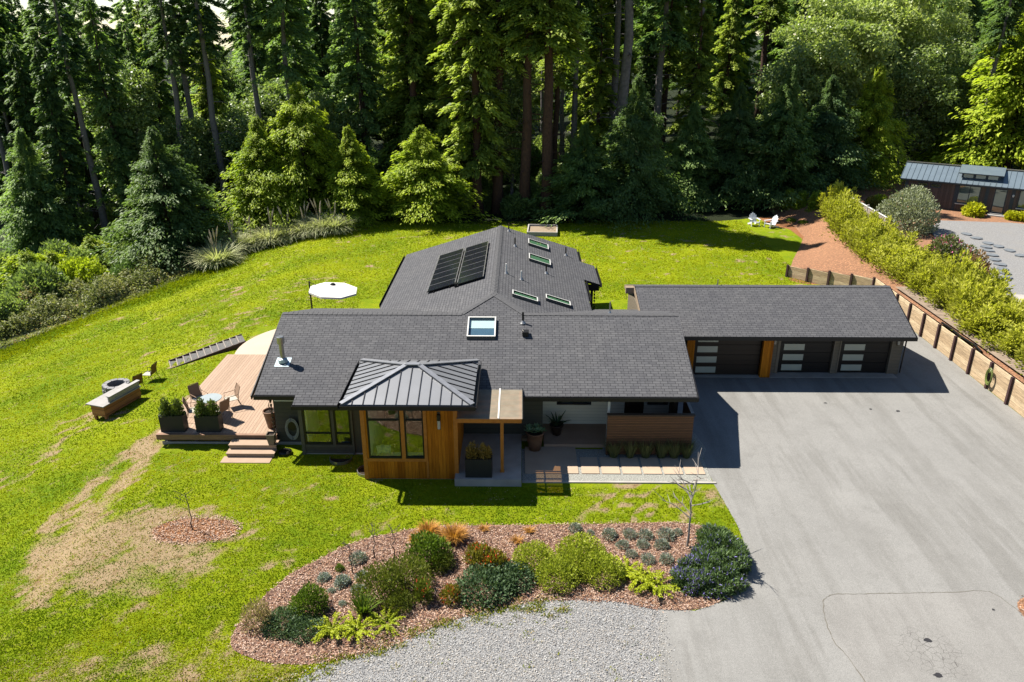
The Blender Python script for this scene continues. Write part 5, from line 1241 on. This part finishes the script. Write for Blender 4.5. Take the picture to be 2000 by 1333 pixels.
# ------------------------------------------------------------------ wild edge on the left: brambles, pampas, yellow shrubs
def bramble():
    g = np.random.default_rng(17); P = []; D = []; n = 0
    line = [ground_at(-60, 690), ground_at(40, 660), ground_at(130, 628), ground_at(210, 600), ground_at(290, 568), ground_at(350, 540), ground_at(410, 512), ground_at(460, 498)]
    xs = np.array(line)
    for i in range(len(xs)-1):
        a, b = xs[i], xs[i+1]; L = np.hypot(*(b-a)); m = int(L*1700)
        t = g.random(m)[:, None]; nrm = np.array([-(b-a)[1], (b-a)[0]])/L
        if nrm[1] < 0: nrm = -nrm
        off = g.random(m)[:, None]*6.2-1.0
        p = a+(b-a)*t+nrm*off; hh = (.25+3.6*fbm(p[:, 0]*.7, p[:, 1]*.7, 4)**2)*np.clip((off[:, 0]+1.0-1.4*fbm(p[:, 0]*.9, p[:, 1]*.9, 2))/1.4, .04, 1)
        z = gz(p[:, 0], p[:, 1])+hh*g.random(m)**.4
        P.append(np.column_stack([p, z]))
    P = np.concatenate(P); n = len(P); D = g.normal(size=(n, 3)); D[:, 2] = np.abs(D[:, 2])*.6
    V = leaves(P, D, .20*g.uniform(.5, 1.3, n), .11, g, .6); w = fbm(P[:, 0]*.6+9, P[:, 1]*.6, 3)
    tint = np.clip(1.5*(w-.32)+g.normal(size=n)*.22, 0, .93)
    o = link("bramble_thicket", faces_mesh("bramble_thicket", V, tint, [M['bramble']])); o['kind'] = 'stuff'; o['label'] = "mixed bramble thicket along the left edge of the lawn"
bramble()
wild = Once(lambda: link("wild_shrub", conifer("wild_shrub", 3.6, .05, 2.9, 190, 60, .30, .13, M['wild'], 91, .8, .5, .3)))
W_ = [(75, 640, 1.15, "broad yellow green shrub rising out of the brambles, the largest at the left"), (118, 622, 1.0, "yellow green shrub joined to the right side of the largest one"), (20, 640, .9, "dull green shrub cut off by the left picture edge"), (190, 585, .95, "pointed bright green young conifer shrub beside the yellow ones"), (262, 560, .62, "small green bush between brambles and the broad dark conifer"), (300, 545, .5, "smallest bright green bush on the bramble line")]
for px, py, sc, lab in W_:
    x, y = ground_at(px, py-40); wild.put((x, y, float(gz(x, y))-.1), rnd.uniform(0, 6), (sc, sc, sc*1.05), lab, "shrub", "shrubs in the brambles", "wild_shrub")
def pampas():
    t = thing("pampas_clump", "", "pampas grass")
    link("blades", blades("pampas_blades", 1700, .35, 1.9, .042, [M['pampas']], 33, .95, .75), t, True)
    for k in range(5):
        g = random.Random(k+3); a = g.uniform(0, 6.28); l = g.uniform(1.9, 2.9); s = g.uniform(.05, .3)
        mb = MB(); p = [(s*l*q*q*math.cos(a)+.15*math.cos(a*2), s*l*q*q*math.sin(a), l*q) for q in (0, .4, .72, .8, .9, 1)]
        mb.tube(p, [.012, .012, .012, .06, .055, .012], 6); part("plume", mb, M['plume'], t, True)
    return t
pg = Once(pampas)
names = ["pampas grass clump at the front left end of the row, tallest green skirt", "pampas grass clump second from the row's left end", "pampas grass clump third from the left in the row", "pampas grass clump in the middle of the row", "pampas grass clump fourth from the row's right end", "pampas grass clump third from the row's right end", "pampas grass clump second from the row's right end", "pampas grass clump with leaning plumes at the row's right end"]
for (px, py, sc), lab in zip(((428, 520, 1.0), (462, 496, .95), (496, 486, .9), (530, 478, .95), (562, 470, .9), (595, 462, .9), (628, 458, .95), (655, 455, .9)), names):
    x, y = ground_at(px, py); pg.put((x, y, float(gz(x, y))), rnd.uniform(0, 6), (sc*1.1, sc*1.1, sc*1.2), lab, "pampas grass", "pampas grass row at the lawn edge", "pampas_clump")

# ------------------------------------------------------------------ hedge and garden plants behind the retaining wall
def hedge_plant(seed=44, m_=46, hh=1.0):
    g = np.random.default_rng(seed); P = []; D = []; T = []
    for k in range(m_):                                # upright plumes
        a = g.uniform(0, 6.28); r = 1.0*g.random()**.5; h = g.uniform(1.0, 2.6)*hh*(1-.35*r); lx = g.normal(size=2)*.15+.25*r*np.array([math.cos(a), math.sin(a)])
        m = 100; t = g.random(m)**.8; w = .24*(1-t)**.6+.04
        q = g.normal(size=(m, 2))*w[:, None]
        P.append(np.column_stack([r*math.cos(a)+lx[0]*t+q[:, 0], r*math.sin(a)+lx[1]*t+q[:, 1], .1+h*t])); D.append(np.column_stack([q*3+lx, np.full(m, .9)])); T.append(.1+.65*t+g.normal(size=m)*.12)
    P = np.concatenate(P); D = np.concatenate(D); T = np.clip(np.concatenate(T), 0, .89)
    return link("hedge_shrub", faces_mesh("hedge_shrub", leaves(P, D+g.normal(size=P.shape)*.3, .24*g.uniform(.6, 1.3, len(P)), .09, g, .5), T, [M['hedge']]))
hds = [Once(hedge_plant), Once(lambda: hedge_plant(45, 34, 1.15)), Once(lambda: hedge_plant(46, 38, .9))]
hp = [(27.0, 65.0), (26.2, 62.4), (25.6, 60.2), (24.9, 58.2), (24.4, 56.2), (24.2, 54.2), (25.5, 54.8), (24.1, 52.2), (25.4, 52.4), (24.2, 50.1), (25.5, 50.0), (24.3, 48.0), (25.6, 47.6), (24.4, 45.8), (25.5, 45.2), (24.3, 43.6), (25.6, 43.0), (24.2, 41.4), (25.6, 40.8), (24.2, 39.2), (25.5, 38.6), (24.1, 37.1), (25.4, 36.6), (24.1, 35.0), (25.5, 34.4), (24.1, 32.9), (25.5, 32.3), (24.2, 30.8), (25.6, 30.2), (24.3, 28.8)]
for i, (x, y) in enumerate(hp):
    hds[(i*7) % 3].put((x+rnd.uniform(-.15, .15), y, 1.22 if y < 55 else 1.25), rnd.uniform(0, 6), (rnd.uniform(.85, 1.15), rnd.uniform(.85, 1.15), rnd.uniform(.68, 1.15)), "yellow green feathery hedge shrub on the terrace above the retaining wall" if i > 3 else "yellow green feathery shrub at the fence end of the hedge", "hedge shrub", "hedge shrubs on the terrace" if i > 3 else "hedge shrubs beside the fence", "hedge_shrub")
def olive_tree():
    t = thing("olive_bush", "large grey green round bush with fine silvery leaves before the cabin", "bush", (29.6, 58.3, 1.3))
    link("crown", dome("olive_bush_crown", 7000, 2.6, 3.7, .22, .09, [M['olive_leaf']], 55, 16, .45, .7, .25), t, True)
    mb = MB()
    for k in range(7): a = k*.9; mb.tube([(0, 0, -.1), (.5*math.cos(a), .5*math.sin(a), 1.2), (1.3*math.cos(a), 1.3*math.sin(a), 2.4)], [.07, .05, .02], 6, cap=False)
    part("stem", mb, M['greybark'], t, True)
olive_tree()
def one(name, mesh, loc, label, cat, group=None, sc=1.): o = link(name, mesh); o.location = loc; o.scale = (sc, sc, sc); tag(o, label, cat, group); return o
one("flowering_shrub", dome("flowering_shrub", 3600, 1.9, 2.3, .20, .11, [M['magenta_shrub'], M['pink']], 56, 10, .45, .5, .3, (.09, .75)), (28.0, 48.6, 1.3), "dark shrub dotted with pink flowers behind the yellow hedge", "shrub")
one("dark_stem_bush", dome("dark_stem_bush", 1500, 1.3, 2.0, .2, .09, [M['redbrown']], 57, 9, .5, .9, .2), (28.3, 45.8, 1.3), "dark brown stemmed bush at the gravel edge behind the hedge", "shrub")
for k, (x, y, s) in enumerate(((28.3, 66.5, 1.0), (30.0, 65.4, .85), (31.2, 66.6, .8))):
    one("russet_shrub", dome("russet_shrub", 1700, 1.1, 1.5, .2, .09, [M[('redbrown', 'redtip', 'wild')[k]]], 58+k, 9, .45, .8, .25), (x, y, 1.3), ("russet twiggy shrub behind the wooden fence", "orange tipped low shrub between fence and cabin", "low green shrub at the cabin's left corner")[k], "shrub", None, s)
cabin_m = Matrix.Translation((33.6, 67.6, 1.35))@Matrix.Rotation(math.atan2(-4.9, 7.7), 4, 'Z')
yl = Once(lambda: link("yellow_bush", dome("yellow_bush", 1500, .8, .9, .22, .14, [M['yellow_leaf']], 66, 9, .4, .5, .4)))
for (u, s), lab in zip(((5.6, 1.15), (8.4, .8), (9.3, .9), (10.2, 1.0), (11.1, .9), (12.1, 1.0)), ("yellow leaved bush left of the cabin steps", "yellow leaved bush just right of the cabin steps", "second yellow leaved bush right of the cabin steps", "yellow leaved bush below the cabin's right window", "yellow leaved bush under the right window's end", "yellow leaved bush at the right picture edge before the cabin")):
    p = cabin_m@Vector((u, -1.3, 0)); yl.put((p.x, p.y, 1.35), u, s, lab, "bush", "yellow bushes in front of the cabin", "yellow_bush")
ss = Once(lambda: link("stepping_stone", MB().prism([(.3*math.cos(a)*(1.15 if i % 2 else .95), .26*math.sin(a)) for i, a in enumerate(np.linspace(0, 5.5, 7))], 0, .05).mesh("stepping_stone", plain("slate_stone", (.20, .22, .24), (.15, .165, .18), 5, .8))))
i = 0
for px, py in ((1888, 458), (1908, 466), (1930, 476), (1950, 482), (1972, 490), (1994, 500), (1926, 483), (1930, 490), (1937, 499), (1944, 508), (1953, 517), (1958, 526), (1962, 534), (1965, 543)):
    x, y = at(px, py, 1.45); ss.put((x, y, 1.44), rnd.uniform(0, 3), 1.35, "flat slate stepping stone in the branch leading to the right" if i < 6 else "flat slate stepping stone in the branch leading down toward the hedge", "stepping stone", "stones across the gravel" if i < 6 else "stones down the gravel", "stepping_stone"); i += 1
av = Once(lambda: link("arborvitae", conifer("arborvitae", 2.0, .02, .55, 150, 26, .20, .09, M['hemlock'], 71, .55, .9, .1)))
for px, py, s, lab in ((1537, 415, .95, "small dark columnar conifer, leftmost of three behind the white chairs"), (1561, 420, .95, "small columnar conifer in the middle of three by the orange mulch"), (1588, 428, 1.1, "brightest small columnar conifer, right one of three by the mulch")):
    x, y = ground_at(px, py); av.put((x, y, 0), 1, s, lab, "small conifer", "columnar conifers by the mulch", "arborvitae")
lowg = Once(lambda: link("low_plant", dome("low_plant", 260, .35, .22, .12, .06, [M['green_shrub']], 72)))
for px, py, lab in ((1568, 440, "small green plant in the orange mulch below the columnar conifers"), (1598, 446, "small green plant in the orange mulch nearest the hedge"), (1545, 436, "small green plant at the mulch edge by the white chairs"), (1610, 470, "small green plant in the shaded strip of orange mulch")):
    x, y = ground_at(px, py); lowg.put((x, y, .1), 0, 1.3, lab, "plant", None, "low_plant")

# ------------------------------------------------------------------ planted bed
K = {}
K['lavender'] = lambda: dome("lavender_mound", 620, .265, .27, .065, .022, [M['lavender']], 101, 6, .25, .6, .3, (.06, .8))
K['bluegrey'] = lambda: dome("grey_mound", 520, .27, .24, .08, .030, [M['bluegrey']], 102, 6, .25, .6, .3)
K['mound'] = lambda: dome("yellow_green_mound", 3200, .82, .74, .075, .042, [M['yellow_mound']], 103, 26, .52, .6, .3)
K['olive'] = lambda: dome("olive_shrub", 2600, .92, 1.05, .11, .035, [M['olive_shrub']], 104, 26, .68, .9, .2)
K['green'] = lambda: dome("green_shrub", 2300, .68, .9, .11, .04, [M['green_shrub']], 105, 22, .68, 1.0, .2)
K['dark'] = lambda: dome("dark_groundcover", 2300, .80, .45, .085, .045, [M['dark_shrub']], 106, 22, .6, .4, .3)
K['juniper'] = lambda: sprays("gold_juniper", 26, .10, .035, [M['juniper']], 107, .38, .66)
K['redtip'] = lambda: dome("red_tipped_shrub", 900, .5, .68, .14, .045, [M['redtip']], 108, 14, .6, 1.0, .2, (.11, .72))
K['redflower'] = lambda: dome("red_flower_shrub", 800, .38, .95, .14, .035, [M['olive_shrub'], M['redflower']], 109, 12, .6, 1.3, .2, (.06, .85))
K['rust'] = lambda: blades("rust_grass", 1100, .10, .50, .010, [M['rust']], 110, .75, .5)
K['tan'] = lambda: dome("tan_shrub", 1000, .48, .85, .10, .03, [M['tan']], 111, 14, .55, 1.0, .2)
K['spiky'] = lambda: blades("spiky_green", 160, .12, .55, .035, [M['green_shrub']], 112, .25, .6)
K['tuft'] = lambda: blades("rust_tuft", 120, .05, .22, .012, [M['rust']], 113, .6, .9)
K['ceanothus'] = lambda: dome("ceanothus", 6500, 1.12, .78, .13, .04, [M['ceanothus']], 114, 26, .55, .6, .35, (.045, .8))
KN = {'lavender': 'lavender', 'bluegrey': 'grey_mound', 'mound': 'mound_shrub', 'olive': 'olive_shrub', 'green': 'green_shrub', 'dark': 'groundcover_shrub', 'juniper': 'gold_juniper', 'redtip': 'red_tipped_shrub', 'redflower': 'red_flower_shrub', 'rust': 'rust_clump', 'tan': 'tan_shrub', 'spiky': 'spiky_plant', 'tuft': 'grass_tuft', 'ceanothus': 'ceanothus'}
KC = {'lavender': 'lavender', 'rust': 'ornamental grass', 'tuft': 'grass tuft', 'spiky': 'plant', 'bluegrey': 'plant', 'juniper': 'juniper'}
PR = {k: Once(lambda k=k: link(KN[k], K[k]())) for k in K}
plants = [
 ('tan', 505, 1226, 1.05, "dry tan upright shrub at the left tip of the mulch bed"),
 ('dark', 557, 1228, .85, "dark low groundcover shrub beside the tan one at the bed's left"), ('dark', 596, 1240, .75, "dark groundcover shrub right of a matching one, below the leafy green shrub"),
 ('green', 605, 1198, .95, "upright leafy green shrub above the dark groundcover at the bed's left"),
 ('juniper', 650, 1240, 1.05, "gold juniper at the bed's lower left, leftmost of all"), ('juniper', 698, 1240, 1.0, "gold juniper touching the right side of the leftmost one"), ('juniper', 757, 1226, .9, "gold juniper standing alone at the bed's lower edge"),
 ('bluegrey', 633, 1139, .85, "blue grey mound nearest the lawn left of the dark saplings"), ('bluegrey', 669, 1148, 1.1, "largest blue grey mound beside the left sapling"), ('bluegrey', 647, 1159, .5, "tiny blue grey mound below two larger ones"), ('bluegrey', 700, 1160, .9, "blue grey mound against the big olive shrub"), ('bluegrey', 706, 1133, .75, "blue grey mound half behind the olive shrub by the left sapling"),
 ('lavender', 700, 1103, 1.15, "grey green mound behind the left sapling stem"), ('green', 664, 1116, .25, "tiny green plant on the mulch left of the saplings"),
 ('spiky', 709, 1204, 1.0, "spiky green plant above the gold junipers"), ('bluegrey', 668, 1184, .5, "faint grey sprig between the green shrub and the spiky plant"),
 ('olive', 745, 1168, 1.0, "broad olive shrub, left of the joined group in the bed"), ('olive', 793, 1150, .95, "olive shrub in the middle of the joined group"), ('green', 838, 1100, 1.15, "tall bright green shrub at the back of the olive group"), ('olive', 780, 1190, .55, "small olive shrub at the front of the olive group"), ('olive', 862, 1112, .55, "low olive shrub right of the tall bright green one"),
 ('redflower', 826, 1180, .95, "narrow green shrub topped with bright red flowers"), ('redtip', 880, 1178, .75, "low orange red tipped shrub near the gravel edge"), ('redflower', 782, 1178, .6, "small shrub with a few red flowers in the olive group's shade"),
 ('rust', 838, 1052, 1.15, "rust coloured grass clump behind the bright green shrub"), ('rust', 887, 1062, 1.3, "large round rust coloured grass clump at the lawn side"), ('rust', 816, 1068, .9, "flattened rust grass left of the bright green shrub"),
 ('redtip', 938, 1108, 1.1, "orange tipped upright shrub, left of the pair mid bed"), ('redtip', 966, 1118, 1.0, "orange tipped upright shrub, right of the pair mid bed"),
 ('dark', 948, 1158, 1.25, "widest dark groundcover shrub in the middle of the bed"), ('dark', 1000, 1142, 1.05, "dark groundcover shrub touching the yellow green mounds"), ('dark', 975, 1135, .8, "dark groundcover shrub below the orange tipped pair"),
 ('mound', 1043, 1108, .95, "yellow green mound at the left end of its group"), ('mound', 1088, 1142, 1.0, "yellow green mound at the front of its group"), ('mound', 1133, 1098, 1.1, "tallest yellow green mound at the back of its group"), ('mound', 1174, 1132, 1.0, "yellow green mound at the right end beside the junipers"), ('mound', 1120, 1120, .9, "yellow green mound in the middle of its group"),
 ('lavender', 1124, 1043, .95, "grey green lavender on the lawn edge, leftmost of all"), ('lavender', 1154, 1046, .6, "small lavender second from the left on the lawn edge"), ('lavender', 1191, 1056, 1.12, "large lavender third from the left in the back row"), ('lavender', 1228, 1054, 1.0, "lavender fourth from the left in the back row"), ('lavender', 1260, 1056, 1.05, "lavender third from the right in the back row"), ('lavender', 1300, 1056, 1.2, "largest lavender near the pale sapling in the back row"), ('lavender', 1324, 1046, .7, "small lavender touching the largest one in the back row"),
 ('lavender', 1215, 1074, .9, "lavender at the left end of the middle row"), ('lavender', 1254, 1073, .9, "lavender in the centre of the middle row"), ('lavender', 1292, 1076, 1.05, "lavender at the right end of the middle row"), ('lavender', 1233, 1093, .8, "lavender at the left end of the front row"), ('lavender', 1264, 1103, .95, "lavender in the centre of the front row"), ('lavender', 1300, 1103, 1.0, "lavender at the right end of the front row"),
 ('juniper', 1224, 1125, .9, "gold juniper between yellow green mounds and the lavenders"), ('juniper', 1250, 1140, 1.0, "gold juniper in the middle of the right hand three"), ('juniper', 1279, 1155, 1.1, "gold juniper nearest the blue flowered shrub"),
 ('tuft', 945, 1042, 1.0, "small rust tuft on bare mulch, left of two by the lawn"), ('tuft', 1034, 1046, 1.0, "small rust tuft on bare mulch, right of two by the lawn"), ('tuft', 1009, 1066, 1.1, "small rust tuft left of the yellow green mounds")]
for k, px, py, s, lab in plants:
    x, y = at(px, py-(6 if s > .7 else 2), .0); PR[k].put((x, y, 0.012), rnd.uniform(0, 6.28), (s*rnd.uniform(.95, 1.05), s*rnd.uniform(.95, 1.05), s), lab, KC.get(k, 'shrub'), None, KN[k])
def ceanothus_mass():
    g = np.random.default_rng(140); V = []; T = []
    for px, py, r0, h in ((1395, 1062, .55, .55), (1420, 1080, .55, .6), (1385, 1090, .5, .65), (1425, 1112, .6, .75), (1390, 1122, .6, .7), (1350, 1122, .42, .5), (1338, 1142, .45, .45), (1372, 1148, .5, .5), (1410, 1144, .6, .6), (1436, 1100, .4, .5), (1365, 1100, .35, .4)):
        x, y = at(px, py); n = int(5200*r0); d = g.normal(size=(n, 3)); d[:, 2] = np.abs(d[:, 2]); d = unit(d); rad = .5+.5*g.random(n)**.5
        rad *= .62+.55*vnoise(d[:, 0]*2.2+px, d[:, 1]*2.2+d[:, 2]*2); P = d*np.array([r0*1.2, r0*1.2, h*1.15])*rad[:, None]+np.array([x, y, 0])
        D = d*.5+g.normal(size=(n, 3))*.4+np.array([0, 0, .5]); V.append(leaves(P, D, .13*g.uniform(.5, 1.4, n), .035, g, .4))
        t = np.clip(.15+.5*g.random(n)+.4*(rad-.75), 0, .89); t[(g.random(n) < (.32 if px < 1380 else .07)) & (rad > .75)] = 1.; T.append(t)
    V = np.concatenate(V); c = np.array([*at(1395, 1115), .012]); o = link("ceanothus", faces_mesh("ceanothus", V-c, np.concatenate(T), [M['ceanothus']])); o.location = c
    tag(o, "large dark spreading shrub with blue flowers at the bed's drive end", "shrub")
ceanothus_mass()
x, y = 15.6, 17.4; PR['lavender'].put((x, y, .012), 0, 1.2, "grey lavender in the small mulch bed at the right picture edge", "lavender", None, "lavender")

# saplings: bare stems with a few twigs
def sapling(name, loc, H, seed, mat, label, fork=.5, spread=.5, nb=6, r=.02, stake=False):
    g = random.Random(seed); t = thing(name, label, "sapling", loc); mb = MB()
    st = [(g.uniform(-.02, .02)*i, g.uniform(-.02, .02)*i, H*i/6-.02) for i in range(7)]; mb.tube(st, [r*(1-.11*i) for i in range(7)], 6); part("stem", mb, M[mat], t, True)
    for k in range(nb):
        z = H*(fork+(.95-fork)*k/max(1, nb-1)); a = g.uniform(0, 6.28); l = spread*g.uniform(.5, 1.1); mb = MB()
        p = [(0, 0, z), (l*.5*math.cos(a), l*.5*math.sin(a), z+l*.35), (l*math.cos(a+.2), l*math.sin(a+.2), z+l*g.uniform(.5, 1.0))]; mb.tube(p, [r*.5, r*.35, r*.12], 5, cap=False)
        for j in range(3):
            q = Vector(p[1]).lerp(Vector(p[2]), .3*j); b = a+g.uniform(-1.2, 1.2); mb.tube([q, q+Vector((math.cos(b), math.sin(b), g.uniform(.2, .9)))*l*.4], [r*.3, r*.1], 4, cap=False)
        part("branch", mb, M[mat], t, True)
    return t
sapling("sapling", (*at(1342, 1068), 0), 2.7, 1, 'paletwig', "pale bare sapling with spreading twigs beside the blue flowered shrub", .42, 1.1, 10, .042)
sapling("sapling", (*at(376, 1034), 0), 1.5, 2, 'twig', "dark bare sapling alone in a mulch ring on the left lawn", .55, .35, 6, .022)
for px, py, lab, s in ((689, 1121, "bare dark sapling nearest the bed's left tip", 3), (732, 1091, "bare dark sapling in the middle of the three", 4), (770, 1093, "bare dark sapling just behind the olive shrubs", 5)):
    sapling("sapling", (*at(px, py), 0), 1.15, s, 'twig', lab, .7, .3, 6, .022)
# pot plants
cl = Once(lambda: link("planter_shrub", dome("planter_shrub", 800, .25, .78, .10, .05, [M['clipped']], 120, 16, .65, .8, .15)))
for x, lab in ((-14.45, "clipped upright shrub in the outer box planter, left one"), (-13.98, "clipped upright shrub in the outer box planter, right one"), (-13.0, "clipped upright shrub in the planter by the steps, left one"), (-12.54, "clipped upright shrub in the planter by the steps, right one")):
    cl.put((x, 27.78, .55+.66), rnd.uniform(0, 6), (1.05, 1.05, rnd.uniform(.95, 1.1)), lab, "shrub", "shrubs in the deck planters", "planter_shrub")
gl = Once(lambda: link("golden_shrub", dome("golden_shrub", 650, .23, .78, .09, .04, [M['goldleaf']], 121, 16, .65, .8, .15)))
for x, lab in ((-1.76, "golden brown upright shrub in the entry planter, left one"), (-1.28, "golden brown upright shrub in the entry planter, right one")):
    gl.put((x, 24.92, .30+.70), rnd.uniform(0, 6), (1.1, 1.1, 1), lab, "shrub", "shrubs in the entry planter", "golden_shrub")
def agave():
    mb = MB(); g = random.Random(4)
    for h in range(5):
        cx, cy = .18*math.cos(h*1.3), .18*math.sin(h*1.3)
        for k in range(14):
            a = k*2.4+h; e = .25+.75*k/14; l = .17*(1.1-.4*k/14); d = Vector((math.cos(a)*math.cos(e), math.sin(a)*math.cos(e), math.sin(e))); s = Vector((-math.sin(a), math.cos(a), 0))*.035
            b = Vector((cx, cy, .05+.02*h)); m = b+d*l*.6; mb.quad(b, m+s, b+d*l, m-s)
    me = mb.mesh("agave", M['succulent']); a_ = me.attributes.new("tint", 'FLOAT', 'FACE'); a_.data.foreach_set("value", [rnd.random()*.8 for _ in me.polygons]); return me
one("rosette_plant", agave(), (.62, 27.25, .78), "pale green rosette succulents filling the large clay pot", "plant", None, 1.5)
one("leafy_plant", blades("leafy_plant", 60, .06, .5, .06, [M['dark_shrub']], 125, .6, .8), (1.55, 28.3, .56), "dark strappy plant in the small porch pot", "plant")
sapling("thin_plant", (-10.28, 28.05, 1.25), 1.05, 9, 'twig', "thin bare stemmed plant in the tall tan pot", .5, .3, 5, .02)
og = Once(lambda: link("sedge_clump", blades("sedge_clump", 420, .12, 1.0, .010, [M['orngrass']], 126, .3, .32)))
for i, x in enumerate((3.75, 4.42, 5.04, 5.66, 6.16, 6.66)):
    og.put((x, 26.62+.05, .02), rnd.uniform(0, 6), (1.15, 1.0, rnd.uniform(.9, 1.05)), "dark fine grass clump before the slat screen, "+("leftmost of six", "second from the left", "third from the left", "third from the right", "second from the right", "rightmost of six")[i], "ornamental grass", "grasses along the slat screen", "sedge_clump")

# ------------------------------------------------------------------ loose ground cover: blades, chips, weeds
def scatter(n, x0, x1, y0, y1, g): return g.uniform(x0, x1, n), g.uniform(y0, y1, n)
def grass_cover():
    g = np.random.default_rng(77); n = 860000
    y = 14.2+(67-14.2)*g.random(n)**1.75; hw = .72*(y+7); x = -.0111*y+g.uniform(-1, 1, n)*hw
    ok = (y < edge_y(x)+1) & ~in_poly(x, y, BED) & ~in_poly(x, y, drive) & ~in_poly(x, y, gravel)
    ok &= ~((x > -9.95) & (x < 7.4) & (y > 26.7) & (y < 45.8)) & ~((x > -15) & (x < -9.9) & (y > 26.9) & (y < 41)) & ~((x > -5.9) & (x < -2.3) & (y > 24.95) & (y < 30)) & ~((x > -2.45) & (x < 7.5) & (y > 24.5) & (y < 30)) & (x < np.where(y < 49, 18, 19.5)) & ~((x > 5.8) & (y > 33) & (y < 42))
    ok &= ~((x > -11.9) & (x < -9.8) & (y > 26) & (y < 27.5))
    x, y = x[ok], y[ok]; d = dryness(x, y); r = np.hypot((x+11.1)/1.5, (y-21.75)/.75)
    ok = (g.random(len(x)) > d*.62-.05) & (r > 1); x, y, d = x[ok], y[ok], d[ok]; n = len(x)
    tall_ = sstep(5.5, 1.5, edge_y(x)-y)*sstep(-19, -25, x)
    D = np.column_stack([g.normal(size=n)*.9, g.normal(size=n)*.9, np.full(n, .55)])
    L = g.uniform(.04, .085, n)*(1+2.6*tall_)*(.8+.012*y)
    V = leaves(np.column_stack([x, y, gz(x, y)-.008]), D, L, .015+.0008*y, g, .2)
    wx = x+1.5*fbm(x*.2, y*.2, 2); band = np.sin((wx*.62-y*.78)*1.5)
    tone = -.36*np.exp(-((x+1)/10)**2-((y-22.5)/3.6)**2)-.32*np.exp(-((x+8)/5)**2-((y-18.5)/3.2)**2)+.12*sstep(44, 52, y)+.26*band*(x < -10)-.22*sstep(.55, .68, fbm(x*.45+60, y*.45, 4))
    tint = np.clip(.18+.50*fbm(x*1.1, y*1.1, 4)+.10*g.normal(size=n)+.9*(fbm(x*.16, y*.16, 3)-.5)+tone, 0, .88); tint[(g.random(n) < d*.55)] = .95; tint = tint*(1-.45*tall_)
    o = link("lawn_grass", faces_mesh("lawn_grass", V, tint, [M['grass']])); o['kind'] = 'stuff'; o['label'] = "short lawn grass with dry patches"
grass_cover()
def chips(name, poly, n, mats, z, seed, label, L=.075, W=.026, jit=.05):
    g = np.random.default_rng(seed); a = np.array(poly); x, y = scatter(n, a[:, 0].min()-.1, a[:, 0].max()+.1, a[:, 1].min()-.1, a[:, 1].max()+.1, g)
    jx, jy = x+g.normal(size=n)*jit, y+g.normal(size=n)*jit
    ok = in_poly(jx, jy, poly) & (y > 13.8); x, y = x[ok], y[ok]; n = len(x)
    D = np.column_stack([g.normal(size=n), g.normal(size=n), g.normal(size=n)*.28]); zz = z+g.random(n)*.03
    V = leaves(np.column_stack([x, y, zz]), D, L*g.uniform(.5, 1.5, n), W*g.uniform(.6, 1.4, n), g, 3.0, .05)
    o = link(name, faces_mesh(name, V, g.random(n), mats, g.integers(0, len(mats), n))); o['kind'] = 'stuff'; o['label'] = label
chipm = [plain("chip_pink", (.50, .31, .19), (.44, .26, .16), 9, .9, bmp=0), plain("chip_brown", (.30, .14, .075), (.24, .11, .06), 9, .9, bmp=0), plain("chip_pale", (.70, .50, .38), (.62, .44, .34), 9, .9, bmp=0), plain("chip_dark", (.12, .06, .04), (.1, .05, .035), 9, .9, bmp=0)]
chips("bark_chips", BED, 75000, chipm, .02, 5, "loose bark chips covering the planted bed")
chips("bark_chips_right", BED2, 2500, chipm, .02, 6, "loose bark chips of the small bed at the right edge")
chips("sapling_mulch", smooth_loop([(-12.6, 21.7), (-12.1, 22.4), (-11, 22.6), (-9.9, 22.3), (-9.5, 21.7), (-10.2, 21.1), (-11.4, 20.95), (-12.3, 21.2)], 4), 3600, chipm[:1]+chipm[2:], .01, 7, "loose bark chips ringing the lone sapling")
pebm = [plain("pebble_pale", (.62, .61, .59), rough=.9, bmp=0), plain("pebble_mid", (.40, .40, .40), rough=.9, bmp=0), plain("pebble_dark", (.20, .20, .205), rough=.9, bmp=0), plain("pebble_warm", (.52, .46, .39), rough=.9, bmp=0)]
chips("gravel_stones", gravel, 120000, pebm, .005, 12, "loose grey stones of the gravel lot", .034, .028, .22)
def weeds():
    g = np.random.default_rng(15); P = []
    for k in range(190):
        if k < 150: t = g.random(); e = [(-9, 14.9), (-6.6, 15.2), (-5, 15.9), (-3.2, 16.9), (-1.4, 17.9), (.6, 18.2), (3.6, 18.0)]; xs = [q[0] for q in e]; x = -9+t*10.5; y = float(np.interp(x, xs, [q[1] for q in e]))+g.normal()*.22-.1
        else: x = g.uniform(-6, 3.6); y = g.uniform(14.6, 17.6)-.0*x
        m = g.integers(8, 50) if k < 150 else g.integers(4, 12); P.append(np.column_stack([x+g.normal(size=m)*.12, y+g.normal(size=m)*.07, np.full(m, .004)]))
    P = np.concatenate(P); n = len(P); D = np.column_stack([g.normal(size=(n, 2))*.7, np.full(n, .8)])
    o = link("weeds", faces_mesh("weeds", leaves(P, D, .09*g.uniform(.5, 1.3, n), .03, g, .2), np.where(g.random(n) < .25, .95, g.random(n)*.8), [M['grass']])); o['kind'] = 'stuff'; o['label'] = "weeds along the edge of the gravel lot"
weeds()
